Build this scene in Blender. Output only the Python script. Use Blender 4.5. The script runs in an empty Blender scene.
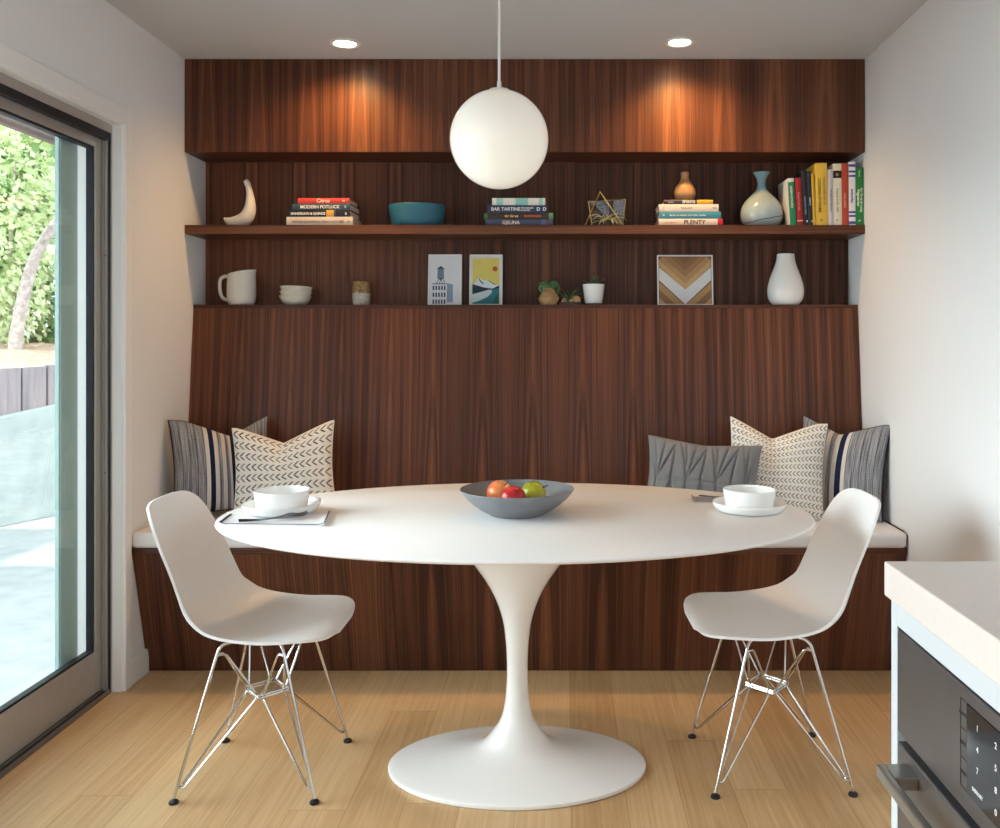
import bpy, bmesh, math, random
from mathutils import Vector, Matrix, noise as mnoise
PI = math.pi
random.seed(7)
SC = bpy.context.scene
COL = SC.collection

# ------------------------------------------------------------------ helpers
def lin(r, g, b):
    f = lambda c: (c/255)/12.92 if c/255 <= 0.04045 else (((c/255)+0.055)/1.055)**2.4
    return (f(r), f(g), f(b), 1.0)

class MB:
    """collects shapes into one mesh"""
    def __init__(s):
        s.bm = bmesh.new(); s.mi = 0
        s.uv = s.bm.loops.layers.uv.new('UVMap')
    def mat(s, i): s.mi = i; return s
    def _f(s, vs):
        try:
            f = s.bm.faces.new(vs); f.material_index = s.mi; return f
        except ValueError:
            return None
    def box(s, a, b, bevel=0.0, seg=2, M=None):
        x0, y0, z0 = [min(a[i], b[i]) for i in range(3)]; x1, y1, z1 = [max(a[i], b[i]) for i in range(3)]
        pts = [(x0,y0,z0),(x1,y0,z0),(x1,y1,z0),(x0,y1,z0),(x0,y0,z1),(x1,y0,z1),(x1,y1,z1),(x0,y1,z1)]
        return s.hexa(pts, bevel, seg, M)
    def hexa(s, pts, bevel=0.0, seg=2, M=None):
        vs = [s.bm.verts.new(M @ Vector(p) if M else Vector(p)) for p in pts]
        fs = [s._f([vs[i] for i in q]) for q in ((3,2,1,0),(4,5,6,7),(0,1,5,4),(1,2,6,5),(2,3,7,6),(3,0,4,7))]
        if bevel > 0:
            es = list({e for f in fs for e in f.edges})
            r = bmesh.ops.bevel(s.bm, geom=es, offset=bevel, segments=seg, profile=0.5, affect='EDGES', clamp_overlap=True)
            for f in r['faces']: f.material_index = s.mi
        return s
    def rings(s, rings, close=True, cap0=True, cap1=True):
        vr = [[s.bm.verts.new(p) for p in r] for r in rings]
        n = len(vr[0])
        for a, b in zip(vr[:-1], vr[1:]):
            for i in range(n if close else n-1):
                j = (i+1) % n
                s._f([a[i], a[j], b[j], b[i]])
        if cap0: s._f(list(reversed(vr[0])))
        if cap1: s._f(vr[-1])
        return s
    def lathe(s, prof, c=(0,0,0), n=48, sx=1, sy=1, cap0=True, cap1=True, warp=None):
        rs = []
        for r, z in prof:
            ring = []
            for i in range(n):
                a = 2*PI*i/n
                k = warp(a, z) if warp else 0
                ring.append((c[0]+(r)*math.cos(a)*sx, c[1]+(r)*math.sin(a)*sy, c[2]+z+k))
            rs.append(ring)
        return s.rings(rs, True, cap0, cap1)
    def oval(s, prof, n=96, c=(0,0,0), cap0=True, cap1=True):
        return s.rings([[(c[0]+a*math.cos(2*PI*i/n), c[1]+b*math.sin(2*PI*i/n), c[2]+z) for i in range(n)] for a, b, z in prof], True, cap0, cap1)
    def tube(s, path, r, n=10, taper=None, flat=1.0):
        P = [Vector(p) for p in path]
        up = None; rs = []
        for i, p in enumerate(P):
            t = (P[min(i+1, len(P)-1)] - P[max(i-1, 0)]).normalized()
            if up is None:
                up = Vector((0,0,1)) if abs(t.z) < .9 else Vector((1,0,0))
            up = (up - t*up.dot(t)).normalized(); sd = t.cross(up)
            rr = r if taper is None else r*taper[i]
            rs.append([p + up*math.cos(2*PI*k/n)*rr*flat + sd*math.sin(2*PI*k/n)*rr for k in range(n)])
        return s.rings(rs)
    def prism(s, poly, y0, y1, M=None):
        """polygon in xz, extruded along y"""
        rs = [[(p[0], y0, p[1]) for p in poly], [(p[0], y1, p[1]) for p in poly]]
        if M: rs = [[M @ Vector(q) for q in r] for r in rs]
        return s.rings(rs)
    def grid(s, fn, nu, nv, uvf=None):
        vs = [[s.bm.verts.new(fn(i/nu, j/nv)) for i in range(nu+1)] for j in range(nv+1)]
        for j in range(nv):
            for i in range(nu):
                f = s._f([vs[j][i], vs[j][i+1], vs[j+1][i+1], vs[j+1][i]])
                if f:
                    for l, (a, b) in zip(f.loops, ((i,j),(i+1,j),(i+1,j+1),(i,j+1))): l[s.uv].uv = uvf(a/nu, b/nv) if uvf else (a/nu, b/nv)
        return s
    def build(s, name, m=None, parent=None, loc=None, rot=None, smooth=40, seed=None, weld=0, fixn=True):
        if weld: bmesh.ops.remove_doubles(s.bm, verts=s.bm.verts[:], dist=weld)
        if fixn: bmesh.ops.recalc_face_normals(s.bm, faces=s.bm.faces[:])
        me = bpy.data.meshes.new(name); s.bm.to_mesh(me); s.bm.free()
        if smooth:
            me.shade_smooth(); me.set_sharp_from_angle(angle=math.radians(smooth))
        ms = m if isinstance(m, (list, tuple)) else [m]
        for k in ms:
            if k: me.materials.append(k)
        o = bpy.data.objects.new(name, me); COL.objects.link(o)
        if parent: o.parent = parent
        if loc: o.location = loc
        if rot: o.rotation_euler = rot
        if seed is not None: o['seed'] = float(seed)
        return o

def tag(o, label=None, cat=None, group=None, kind=None):
    if label: o['label'] = label
    if cat: o['category'] = cat
    if group: o['group'] = group
    if kind: o['kind'] = kind
    return o
def thing(name, loc=(0,0,0), label=None, cat=None, group=None, rot=(0,0,0), kind=None):
    o = bpy.data.objects.new(name, None); COL.objects.link(o)
    o.empty_display_size = .05; o.location = loc; o.rotation_euler = rot
    return tag(o, label, cat, group, kind)
def copy_tree(o, parent=None):
    c = o.copy(); COL.objects.link(c)
    if parent: c.parent = parent
    for ch in [x for x in bpy.data.objects if x.parent == o]: copy_tree(ch, c)
    return c
def struct(o): o['kind'] = 'structure'; return o
def subsurf(o, lv=2):
    m = o.modifiers.new('smooth', 'SUBSURF'); m.levels = lv; m.render_levels = lv; return o

def fillet(path, r=.02, n=5):
    P = [Vector(p) for p in path]; out = [P[0]]
    for i in range(1, len(P)-1):
        a, b, c = P[i-1], P[i], P[i+1]
        d1 = min(r, (a-b).length*.45); d2 = min(r, (c-b).length*.45)
        p, q = b+(a-b).normalized()*d1, b+(c-b).normalized()*d2
        for k in range(n+1):
            t = k/n; out.append(p*(1-t)**2 + b*2*t*(1-t) + q*t*t)
    out.append(P[-1]); return out
def catmull(pts, n):
    """pts: list of tuples, returns n+1 samples by chord"""
    out = []; m = len(pts)-1
    for k in range(n+1):
        t = k/n*m; i = min(int(t), m-1); f = t-i
        p0, p1, p2, p3 = pts[max(i-1,0)], pts[i], pts[i+1], pts[min(i+2,m)]
        out.append(tuple(.5*((2*b)+(-a+c)*f+(2*a-5*b+4*c-d)*f*f+(-a+3*b-3*c+d)*f**3) for a,b,c,d in zip(p0,p1,p2,p3)))
    return out
def text_into(mb, s, size, x, y, z, align='LEFT', M=None, sx=1.0, bold=0.0):
    """flat lettering facing -Y, baseline at x,z"""
    cu = bpy.data.curves.new('t', 'FONT'); cu.body = s; cu.size = size; cu.align_x = align
    cu.extrude = .0002; cu.offset = bold
    ob = bpy.data.objects.new('t', cu); COL.objects.link(ob)
    dg = bpy.context.evaluated_depsgraph_get(); dg.update()
    me = bpy.data.meshes.new_from_object(ob.evaluated_get(dg))
    T = Matrix.Translation((x, y, z)) @ Matrix.Rotation(PI/2, 4, 'X') @ Matrix.Diagonal((sx, 1, 1, 1))
    if M: T = M @ T
    me.transform(T); mb.bm.from_mesh(me)
    bpy.data.objects.remove(ob); bpy.data.meshes.remove(me); bpy.data.curves.remove(cu)

# ------------------------------------------------------------------ materials
class NT:
    def __init__(s, name):
        s.m = bpy.data.materials.new(name); s.m.use_nodes = True
        s.t = s.m.node_tree; s.t.nodes.clear()
        s.out = s.t.nodes.new('ShaderNodeOutputMaterial')
        s.b = s.t.nodes.new('ShaderNodeBsdfPrincipled')
        s.t.links.new(s.b.outputs[0], s.out.inputs[0])
    def n(s, typ, **kw):
        nd = s.t.nodes.new('ShaderNode'+typ)
        for k, v in kw.items(): setattr(nd, k, v)
        return nd
    def L(s, a, b): s.t.links.new(a, b)
    def put(s, sock, v):
        if hasattr(v, 'is_output') or isinstance(v, bpy.types.NodeSocket): s.L(v, sock)
        else: sock.default_value = v
    def math(s, op, a, b=0.0, c=0.0, clamp=False):
        nd = s.n('Math', operation=op, use_clamp=clamp)
        for i, v in enumerate((a, b, c)): s.put(nd.inputs[i], v)
        return nd.outputs[0]
    def coord(s, k='Object'): return s.n('TexCoord').outputs[k]
    def sep(s, v):
        nd = s.n('SeparateXYZ'); s.L(v, nd.inputs[0]); return nd.outputs
    def comb(s, x=0.0, y=0.0, z=0.0):
        nd = s.n('CombineXYZ')
        for i, v in enumerate((x, y, z)): s.put(nd.inputs[i], v)
        return nd.outputs[0]
    def noise(s, vec, scale=5, detail=3, rough=.5, dim='3D', dist=0.0):
        nd = s.n('TexNoise', noise_dimensions=dim); s.L(vec, nd.inputs['Vector'])
        nd.inputs['Scale'].default_value = scale; nd.inputs['Detail'].default_value = detail
        nd.inputs['Roughness'].default_value = rough; nd.inputs['Distortion'].default_value = dist
        return nd.outputs['Fac']
    def white(s, vec):
        nd = s.n('TexWhiteNoise', noise_dimensions='3D'); s.L(vec, nd.inputs['Vector']); return nd.outputs['Value']
    def ramp(s, fac, stops):
        nd = s.n('ValToRGB'); el = nd.color_ramp.elements
        while len(el) < len(stops): el.new(.5)
        for e, (p, c) in zip(el, stops): e.position = p; e.color = c
        s.L(fac, nd.inputs[0]); return nd.outputs[0]
    def mix(s, f, a, b, mode='MIX'):
        nd = s.n('Mix', data_type='RGBA', blend_type=mode)
        s.put(nd.inputs[0], f); s.put(nd.inputs[6], a); s.put(nd.inputs[7], b); return nd.outputs[2]
    def bump(s, h, strength=.2, dist=.01):
        nd = s.n('Bump'); nd.inputs['Strength'].default_value = strength; nd.inputs['Distance'].default_value = dist
        s.L(h, nd.inputs['Height']); s.L(nd.outputs[0], s.b.inputs['Normal'])
    def seed(s):
        nd = s.n('Attribute', attribute_type='OBJECT', attribute_name='seed'); return nd.outputs['Fac']
    def set(s, col=None, rough=.5, metal=0.0, spec=.5, **kw):
        if col is not None: s.put(s.b.inputs['Base Color'], col)
        s.put(s.b.inputs['Roughness'], rough); s.b.inputs['Metallic'].default_value = metal
        s.b.inputs['Specular IOR Level'].default_value = spec
        for k, v in kw.items(): s.b.inputs[k.replace('_', ' ')].default_value = v
        return s.m

def plain(name, col, rough=.5, metal=0.0, spec=.5, var=.04, scale=30, bump=0.0, **kw):
    t = NT(name); c = t.coord()
    f = t.noise(c, scale, 3)
    k = lambda q: tuple(min(1, max(0, x*q)) for x in col[:3])+(1,)
    colr = t.ramp(f, [(.3, k(1-var)), (.7, k(1+var))])
    if bump: t.bump(t.noise(c, scale*3, 3), bump, .002)
    return t.set(colr, rough, metal, spec, **kw)

def walnut(name, axis='Z', tone_gain=1.0, rough=.38):
    """book-matched straight-grain walnut veneer, grain along `axis`; the seed of the object shifts it"""
    t = NT(name); x, y, z = t.sep(t.coord()); sd = t.seed()
    u, v = (x, z) if axis == 'Z' else (z, x)
    if axis == 'X': u = t.math('ADD', z, y)
    us = t.math('ADD', u, t.math('MULTIPLY', sd, 3.37)); vs = t.math('ADD', v, t.math('MULTIPLY', sd, 7.1))
    pp = t.math('PINGPONG', us, .105)                       # book-matched leaves
    wob = t.math('MULTIPLY', t.math('SUBTRACT', t.noise(t.comb(t.math('MULTIPLY', pp, 6.0), t.math('MULTIPLY', vs, 1.1), sd), 1.0, 2), .5), .022)
    p2 = t.math('ADD', pp, wob)
    cath = t.math('ADD', t.math('MULTIPLY', t.math('MULTIPLY', p2, p2), 1500.0), t.math('MULTIPLY', vs, 2.6))
    ring = t.noise(t.comb(cath, sd, 0.0), .9, 4, .65)
    band = t.noise(t.comb(t.math('MULTIPLY', p2, 30.0), t.math('MULTIPLY', vs, .25), sd), 1.0, 3, .6)
    fine = t.noise(t.comb(t.math('MULTIPLY', us, 330.0), t.math('MULTIPLY', vs, 2.5), sd), 1.0, 3, .6)
    wide = t.noise(t.comb(t.math('MULTIPLY', us, 4.0), t.math('MULTIPLY', vs, .3), sd), 1.0, 2)
    f = t.math('ADD', t.math('MULTIPLY', ring, .44), t.math('MULTIPLY', band, .50))
    f = t.math('ADD', f, t.math('MULTIPLY', fine, .20))
    f = t.math('ADD', f, t.math('MULTIPLY', wide, .22))
    f = t.math('SUBTRACT', f, .17)
    w = tone_gain
    col = t.ramp(f, [(.36, (.022*w,.0078*w,.0050*w,1)), (.45, (.047*w,.0165*w,.0092*w,1)), (.52, (.082*w,.029*w,.0150*w,1)), (.60, (.128*w,.047*w,.0225*w,1)), (.71, (.200*w,.082*w,.038*w,1))])
    t.bump(fine, .06, .001)
    return t.set(col, rough, 0, .27)

def oak_floor(name):
    t = NT(name); x, y, z = t.sep(t.coord())
    W = .150
    xs = t.math('DIVIDE', t.math('ADD', x, 10.03), W)
    ix = t.math('FLOOR', xs)
    off = t.math('MULTIPLY', t.white(t.comb(ix, 3.0, 1.0)), 2.1)
    ys = t.math('DIVIDE', t.math('ADD', t.math('ADD', y, 10.0), off), 1.75)
    iy = t.math('FLOOR', ys)
    r1 = t.white(t.comb(ix, iy, 2.0)); r2 = t.white(t.comb(ix, iy, 9.0))
    pid = t.math('MULTIPLY', r1, 37.0)
    grain = t.noise(t.comb(t.math('MULTIPLY', x, 90.0), t.math('MULTIPLY', y, 2.2), pid), 1.0, 5, .65)
    cx = t.math('SUBTRACT', t.math('FRACT', xs), t.math('ADD', .2, t.math('MULTIPLY', r2, .6)))
    wv = t.noise(t.comb(t.math('MULTIPLY', x, 9.0), t.math('MULTIPLY', y, 1.2), pid), 1.0, 2)
    cath = t.noise(t.comb(t.math('ADD', t.math('ADD', t.math('MULTIPLY', t.math('MULTIPLY', cx, cx), 26.0), t.math('MULTIPLY', y, 2.2)), t.math('MULTIPLY', wv, 4.0)), pid, 0.0), 1.3, 3, .6)
    f = t.math('ADD', t.math('MULTIPLY', grain, .45), t.math('MULTIPLY', cath, .33))
    f = t.math('ADD', t.math('ADD', f, .06), t.math('MULTIPLY', r1, .17))
    col = t.ramp(f, [(.28, lin(166,126,84)), (.47, lin(190,152,108)), (.60, lin(204,168,124)), (.80, lin(220,189,148))])
    # joints
    ex = t.math('ABSOLUTE', t.math('SUBTRACT', t.math('FRACT', xs), .5)); ey = t.math('ABSOLUTE', t.math('SUBTRACT', t.math('FRACT', ys), .5))
    jt = t.math('MAXIMUM', t.math('GREATER_THAN', ex, .4945), t.math('GREATER_THAN', ey, .4994))
    col = t.mix(t.math('MULTIPLY', jt, .45), col, lin(96,66,36))
    t.bump(t.math('SUBTRACT', t.math('MULTIPLY', grain, .3), jt), .08, .002)
    return t.set(col, t.math('ADD', .34, t.math('MULTIPLY', grain, .14)), 0, .4)

def glass_thin(name, tint=(.93,.97,.96,1), refl=.05):
    t = NT(name); t.t.nodes.remove(t.b)
    tr = t.n('BsdfTransparent'); tr.inputs[0].default_value = tint
    gl = t.n('BsdfGlossy'); gl.inputs['Roughness'].default_value = 0.01
    lw = t.n('LayerWeight'); lw.inputs['Blend'].default_value = .5
    p = t.math('POWER', lw.outputs['Facing'], 4.0)
    f = t.math('ADD', refl, t.math('MULTIPLY', p, .5))
    mx = t.n('MixShader'); t.L(f, mx.inputs[0]); t.L(tr.outputs[0], mx.inputs[1]); t.L(gl.outputs[0], mx.inputs[2])
    t.L(mx.outputs[0], t.out.inputs[0]); return t.m

def fabric_chevron(name, rows, cols):
    t = NT(name); u, v, _ = t.sep(t.coord('UV'))
    nz = t.noise(t.coord('UV'), 9, 2)
    vr = t.math('ADD', t.math('MULTIPLY', v, float(rows)), t.math('MULTIPLY', nz, .12))
    dv = t.math('ABSOLUTE', t.math('SUBTRACT', t.math('FRACT', vr), .5))
    uu = t.math('SUBTRACT', t.math('MULTIPLY', u, float(cols)), t.math('MULTIPLY', dv, 2.1))
    fr = t.math('FRACT', uu)
    m = t.math('MULTIPLY', t.math('LESS_THAN', fr, .34), t.math('LESS_THAN', dv, .345))
    m = t.math('MULTIPLY', m, t.math('GREATER_THAN', dv, .015))
    cell = t.white(t.comb(t.math('FLOOR', uu), t.math('FLOOR', vr), 0.0))
    m = t.math('MULTIPLY', m, t.math('ADD', .72, t.math('MULTIPLY', cell, .28)))
    wv = t.noise(t.coord('UV'), 260, 2)
    base = t.ramp(wv, [(.3, lin(222,216,208)), (.7, lin(242,238,230))])
    col = t.mix(m, base, lin(46,44,48))
    t.bump(wv, .25, .002)
    return t.set(col, .9, 0, .2)

def fabric_stripe(name, stops, flip=False):
    """stops: list of (u0,u1,colour); elsewhere heathered pinstripe"""
    t = NT(name); u, v, _ = t.sep(t.coord('UV'))
    if flip: u = t.math('SUBTRACT', 1.0, u)
    pin = t.noise(t.comb(t.math('MULTIPLY', u, 95.0), t.math('MULTIPLY', v, 2.0), 0.0), 1.0, 2, .7)
    fleck = t.noise(t.comb(t.math('MULTIPLY', u, 160.0), t.math('MULTIPLY', v, 60.0), 4.0), 1.0, 2)
    f = t.math('ADD', t.math('MULTIPLY', pin, .75), t.math('MULTIPLY', fleck, .25))
    col = t.ramp(f, [(.33, lin(60,62,70)), (.45, lin(118,118,124)), (.55, lin(150,149,152)), (.68, lin(190,186,182))])
    dk = t.math('LESS_THAN', t.math('FRACT', t.math('MULTIPLY', u, 13.0)), .06)
    col = t.mix(dk, col, lin(52,54,62))
    for a, b, c in stops:
        m = t.math('MULTIPLY', t.math('GREATER_THAN', u, a), t.math('LESS_THAN', u, b))
        cc = t.mix(t.math('MULTIPLY', fleck, .35), c, tuple(x*.75 for x in c[:3])+(1,))
        col = t.mix(m, col, cc)
    t.bump(fleck, .3, .002)
    return t.set(col, .92, 0, .15)

M = {}
M['walnut_v'] = walnut('walnut_vertical', 'Z', 1.32); M['walnut_h'] = walnut('walnut_horizontal', 'X', 1.1)
M['walnut_lifted'] = walnut('walnut_niche', 'Z', 1.5, .5)  # same walnut, colour lifted to offset the shade in the niche
M['oak'] = oak_floor('oak_planks')
M['wall'] = plain('wall_paint', lin(230,230,232), .75, var=.006, scale=4)
M['ceiling'] = plain('ceiling_paint', lin(204,204,206), .85, var=.006, scale=4)
M['trim'] = plain('trim_paint', lin(236,236,235), .4, var=.006, scale=6)
M['alu'] = plain('door_aluminium', lin(176,173,170), .42, .35, var=.03)
M['alu_dark'] = plain('door_gasket', lin(30,36,42), .5, .2, var=.05)
M['alu_mid'] = plain('door_dark_frame', lin(128,124,122), .4, .4, var=.04)
M['sash_tinted'] = plain('outer_sash', lin(176,200,198), .45, .1, var=.03)  # teal puts the tint of the door glass into the sash colour
M['glass'] = glass_thin('door_glass', (.955,.985,.985,1), .04)
M['glass_clear'] = glass_thin('clear_glass', (.95,.96,.96,1), .035)
M['white_gloss'] = plain('white_lacquer', lin(240,238,236), .22, var=.004, Coat_Weight=.4, Coat_Roughness=.08)
M['white_satin'] = plain('table_top_satin', lin(240,237,235), .42, var=.004)
M['shell'] = plain('white_plastic', lin(242,241,241), .38, var=.004, scale=6)
M['chrome'] = plain('chrome', (.66,.66,.67,1), .12, 1.0, var=.01)
M['black'] = plain('black_rubber', lin(22,22,23), .5)
M['opal'] = plain('opal_glass', lin(250,244,234), .12, var=.002, Subsurface_Weight=.5, Subsurface_Radius=(.05,.045,.04), Emission_Color=(1,.93,.82,1), Emission_Strength=.14)
M['seat_fab'] = plain('seat_vinyl', lin(232,230,232), .6, var=.01, scale=40, bump=.05)
M['porcelain'] = plain('porcelain', lin(240,239,237), .16, var=.005)
M['fruit_bowl'] = plain('grey_stoneware', lin(120,122,127), .42, var=.03, scale=60)
M['counter'] = plain('quartz', lin(204,193,187), .28, var=.02, scale=90)  # white quartz with the pink of warm lamplight mixed into its colour
M['cab_white'] = plain('cabinet_white', lin(182,185,188), .45, var=.005)
M['steel'] = plain('dark_steel', lin(120,117,118), .34, .85, var=.05, scale=12)
M['steel_light'] = plain('handle_steel', lin(160,158,152), .3, .9, var=.03)
M['black_glass'] = plain('black_glass', lin(14,22,30), .06, var=.02)
M['glyph'] = plain('glyph_white', lin(235,235,235), .5)
M['glyph_grey'] = plain('glyph_grey', lin(36,30,32), .5)
M['brass'] = plain('brass', lin(206,172,96), .28, 1.0, var=.05)
M['ceramic_white'] = plain('matte_ceramic', lin(222,219,212), .5, var=.03, scale=20)
M['ceramic_cream'] = plain('cream_glaze', lin(216,211,198), .3, var=.05, scale=30)
M['teal'] = plain('teal_glaze', lin(34,98,122), .4, var=.04, scale=40)
M['tanwood'] = plain('turned_wood', lin(190,145,98), .5, var=.12, scale=22)
M['palewood'] = plain('pale_wood', lin(190,150,104), .55, var=.1, scale=30)
M['pages'] = plain('book_pages', lin(226,218,200), .85, var=.08, scale=200)
M['leaf_grey'] = plain('air_plant_leaf', lin(150,158,132), .6, var=.2, scale=40)
M['leaf_green'] = plain('succulent_leaf', lin(96,138,92), .5, var=.25, scale=40)
M['leaf_dark'] = plain('dark_leaf', lin(92,116,82), .5, var=.25, scale=40)
M['soil'] = plain('soil', lin(50,42,36), .95, var=.3, scale=80)
M['stone'] = plain('grey_stone', lin(96,92,88), .8, var=.2, scale=50)
M['cutlery'] = plain('brushed_cutlery', lin(112,112,116), .22, 1.0, var=.03)

# =================================================================== ROOM SHELL
CAM_Z = 1.25
LX, RX, BY, CZ = -1.574, 1.249, 3.96, 2.415        # left wall, right wall, niche back wall, ceiling
FY, KX, PY = -3.6, 3.2, 1.45                       # wall behind the camera, kitchen side wall, where the nook's right wall ends
DY0, DY1, DZ = -.30, 3.20, 2.018                    # sliding door opening
b = MB(); b.box((LX-.045, FY-.1, -.12), (KX+.1, BY+.1, 0)); struct(b.build('floor', M['oak'], smooth=0))
b = MB(); b.box((LX-.18, FY-.12, CZ), (KX+.12, BY+.15, CZ+.12)); struct(b.build('ceiling', M['ceiling'], smooth=0))
b = MB()
b.box((LX-.18, FY-.1, -.12), (LX, DY0, CZ)); b.box((LX-.18, DY1, -.12), (LX, BY+.12, CZ)); b.box((LX-.18, DY0, DZ), (LX, DY1, CZ))
struct(b.build('wall_left', M['wall'], smooth=0))
b = MB(); b.box((RX, PY, 0), (RX+.12, BY+.12, CZ)); struct(b.build('wall_right', M['wall'], smooth=0))
b = MB(); b.box((RX+.12, PY, 0), (KX+.1, PY+.12, CZ)); struct(b.build('wall_kitchen_end', M['wall'], smooth=0))
b = MB(); b.box((LX, BY+.006, 0), (RX, BY+.12, CZ)); struct(b.build('wall_back', M['wall'], smooth=0))
# wall behind the camera with a wide window, and kitchen side wall with a window
def wall_with_hole(name, a, bb, axis, h0, h1, z0, z1):
    m = MB()
    if axis == 'x':
        m.box((a[0], a[1], 0), (h0, bb[1], CZ)); m.box((h1, a[1], 0), (bb[0], bb[1], CZ))
        m.box((h0, a[1], 0), (h1, bb[1], z0)); m.box((h0, a[1], z1), (h1, bb[1], CZ))
    else:
        m.box((a[0], a[1], 0), (bb[0], h0, CZ)); m.box((a[0], h1, 0), (bb[0], bb[1], CZ))
        m.box((a[0], h0, 0), (bb[0], h1, z0)); m.box((a[0], h0, z1), (bb[0], h1, CZ))
    return struct(m.build(name, M['wall'], smooth=0))
wall_with_hole('wall_front', (LX, FY-.1), (KX+.1, FY), 'x', -1.1, 2.7, .75, 2.2)
wall_with_hole('wall_kitchen', (KX, FY), (KX+.1, PY), 'y', -2.9, .9, 1.0, 2.15)
def window(name, p0, p1, axis):
    w = struct(thing(name, ((p0[0]+p1[0])/2, (p0[1]+p1[1])/2, p0[2])))
    f = MB(); g = MB(); c = Vector(w.location); t = .05
    q0, q1 = Vector(p0)-c, Vector(p1)-c
    i = 0 if axis == 'x' else 1; j = 1-i
    def bx(m, a0, a1, z0, z1, th):
        lo = [0,0,z0]; hi = [0,0,z1]; lo[i] = a0; hi[i] = a1; lo[j] = -th; hi[j] = th; m.box(lo, hi)
    bx(f, q0[i], q1[i], q0.z, q0.z+t, .03); bx(f, q0[i], q1[i], q1.z-t, q1.z, .03)
    for k in range(4):
        x = q0[i]+(q1[i]-q0[i]-t)*k/3; bx(f, x, x+t, q0.z+t, q1.z-t, .03)
    bx(g, q0[i]+.02, q1[i]-.02, q0.z+.02, q1.z-.02, .003)
    f.build('window_frame', M['trim'], w, smooth=0); g.build('window_glass', M['glass_clear'], w, smooth=0)
window('window_1', (-1.1, FY-.05, .75), (2.7, FY-.05, 2.2), 'x')
window('window_2', (KX+.05, -2.9, 1.0), (KX+.05, .9, 2.15), 'y')
# casing round the door, baseboards
b = MB()
b.hexa([(LX, DY1, 0), (LX+.016, DY1, 0), (LX+.016, DY1+.045, 0), (LX, DY1+.045, 0), (LX, DY1, DZ+.055), (LX+.016, DY1, DZ+.055), (LX+.016, DY1+.045, DZ+.055), (LX, DY1+.045, DZ+.055)], .002)
b.box((LX, DY0, DZ), (LX+.016, DY1, DZ+.055), .002); b.box((LX, DY0-.045, 0), (LX+.016, DY0, DZ+.055), .002)
b.box((LX-.030, DY1-.006, 0), (LX+.004, DY1, DZ), .001); b.box((LX-.030, DY0, DZ-.006), (LX+.004, DY1-.006, DZ), .001)
struct(b.build('trim_1', M['trim'], smooth=0))
b = MB(); b.box((LX, DY1+.047, 0), (LX+.013, 3.388, .092), .003); struct(b.build('baseboard_left', M['trim'], smooth=0))
b = MB(); b.box((RX-.013, PY, 0), (RX, 3.30, .092), .003); struct(b.build('baseboard_right', M['trim'], smooth=0))

# ------------------------------------------------------------------ sliding door
door = struct(thing('door_1', (LX-.1, DY0, 0)))
def dl(x, y, z): return (x-(LX-.1), y-DY0, z)
XF = LX-.030
b = MB()                                            # fixed frame: jambs with channels, head
b.mat(0)
b.box(dl(XF-.072, DY1-.012, 0), dl(XF, DY1-.0005, DZ-.006)); b.box(dl(XF-.140, DY0, DZ-.035), dl(XF, DY1-.012, DZ-.006)); b.box(dl(XF-.140, DY0, 0), dl(XF, DY0+.03, DZ-.035))
b.box(dl(XF-.016, DY1-.020, 0), dl(XF-.012, DY1-.012, DZ-.035), 0); b.box(dl(XF-.032, DY1-.016, 0), dl(XF-.024, DY1-.012, DZ-.035))
b.mat(2); b.box(dl(XF-.140, DY1-.014, 0), dl(XF-.072, DY1-.0005, DZ-.035))
b.mat(1)
b.box(dl(XF-.010, DY1-.0135, 0), dl(XF-.002, DY1-.0115, DZ-.03)); b.box(dl(XF-.026, DY0+.03, DZ-.062), dl(XF-.004, DY1-.013, DZ-.034))
fr = b.build('door_frame', [M['alu'], M['alu_dark'], M['trim']], door, smooth=0)
b = MB()
for z in (.75, 1.52, .25): b.lathe([(0,0),(.004,.0005),(.004,.0015),(0,.002)], (0,0,0), 10)
b.bm.free()
b = MB()
for z in (.78, 1.55): b.box(dl(XF-.022, DY1-.0135, z-.004), dl(XF-.016, DY1-.0118, z+.004))
b.build('screw', M['alu_dark'], fr)
b = MB()                                            # sill with its rails
b.box(dl(XF-.14, DY0, -.01), dl(XF, DY1-.014, .006)); 
for x in (-.004, -.026, -.048, -.075, -.1, -.125): b.box(dl(XF+x-.005, DY0, .006), dl(XF+x, DY1-.014, .014))
b.mat(1)
for x in (-.016, -.038): b.box(dl(XF+x-.010, DY0, .0055), dl(XF+x, DY1-.014, .0075))
b.build('sill_track', [M['alu_mid'], M['alu_dark']], door, smooth=0)
def sash(name, xc, th, y0, y1, z0, z1, st, rb, rt, fm, gm):
    f = MB()
    f.box(dl(xc-th/2, y0, z0), dl(xc+th/2, y0+st, z1), .002); f.box(dl(xc-th/2, y1-st, z0), dl(xc+th/2, y1, z1), .002)
    f.box(dl(xc-th/2, y0+st, z0), dl(xc+th/2, y1-st, z0+rb), .002); f.box(dl(xc-th/2, y0+st, z1-rt), dl(xc+th/2, y1-st, z1), .002)
    o = f.build(name, fm, door, smooth=0)
    g = MB()                                        # glazing bead then glass
    e = .008
    for (a, c, d, k) in ((y0+st, y0+st+e, z0+rb, z1-rt), (y1-st-e, y1-st, z0+rb, z1-rt)):
        g.box(dl(xc-th*.35, a, d), dl(xc+th*.35, c, k))
    g.box(dl(xc-th*.35, y0+st+e, z0+rb), dl(xc+th*.35, y1-st-e, z0+rb+e)); g.box(dl(xc-th*.35, y0+st+e, z1-rt-e), dl(xc+th*.35, y1-st-e, z1-rt))
    g.build('gasket', gm, o, smooth=0)
    p = MB(); p.box(dl(xc-.003, y0+st, z0+rb), dl(xc+.003, y1-st, z1-rt)); p.build('pane', M['glass'], o, smooth=0)
    return o
sash('sliding_sash', XF-.048, .034, 1.42, 3.180, .016, 1.975, .040, .145, .050, M['alu'], M['alu_dark'])
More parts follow.
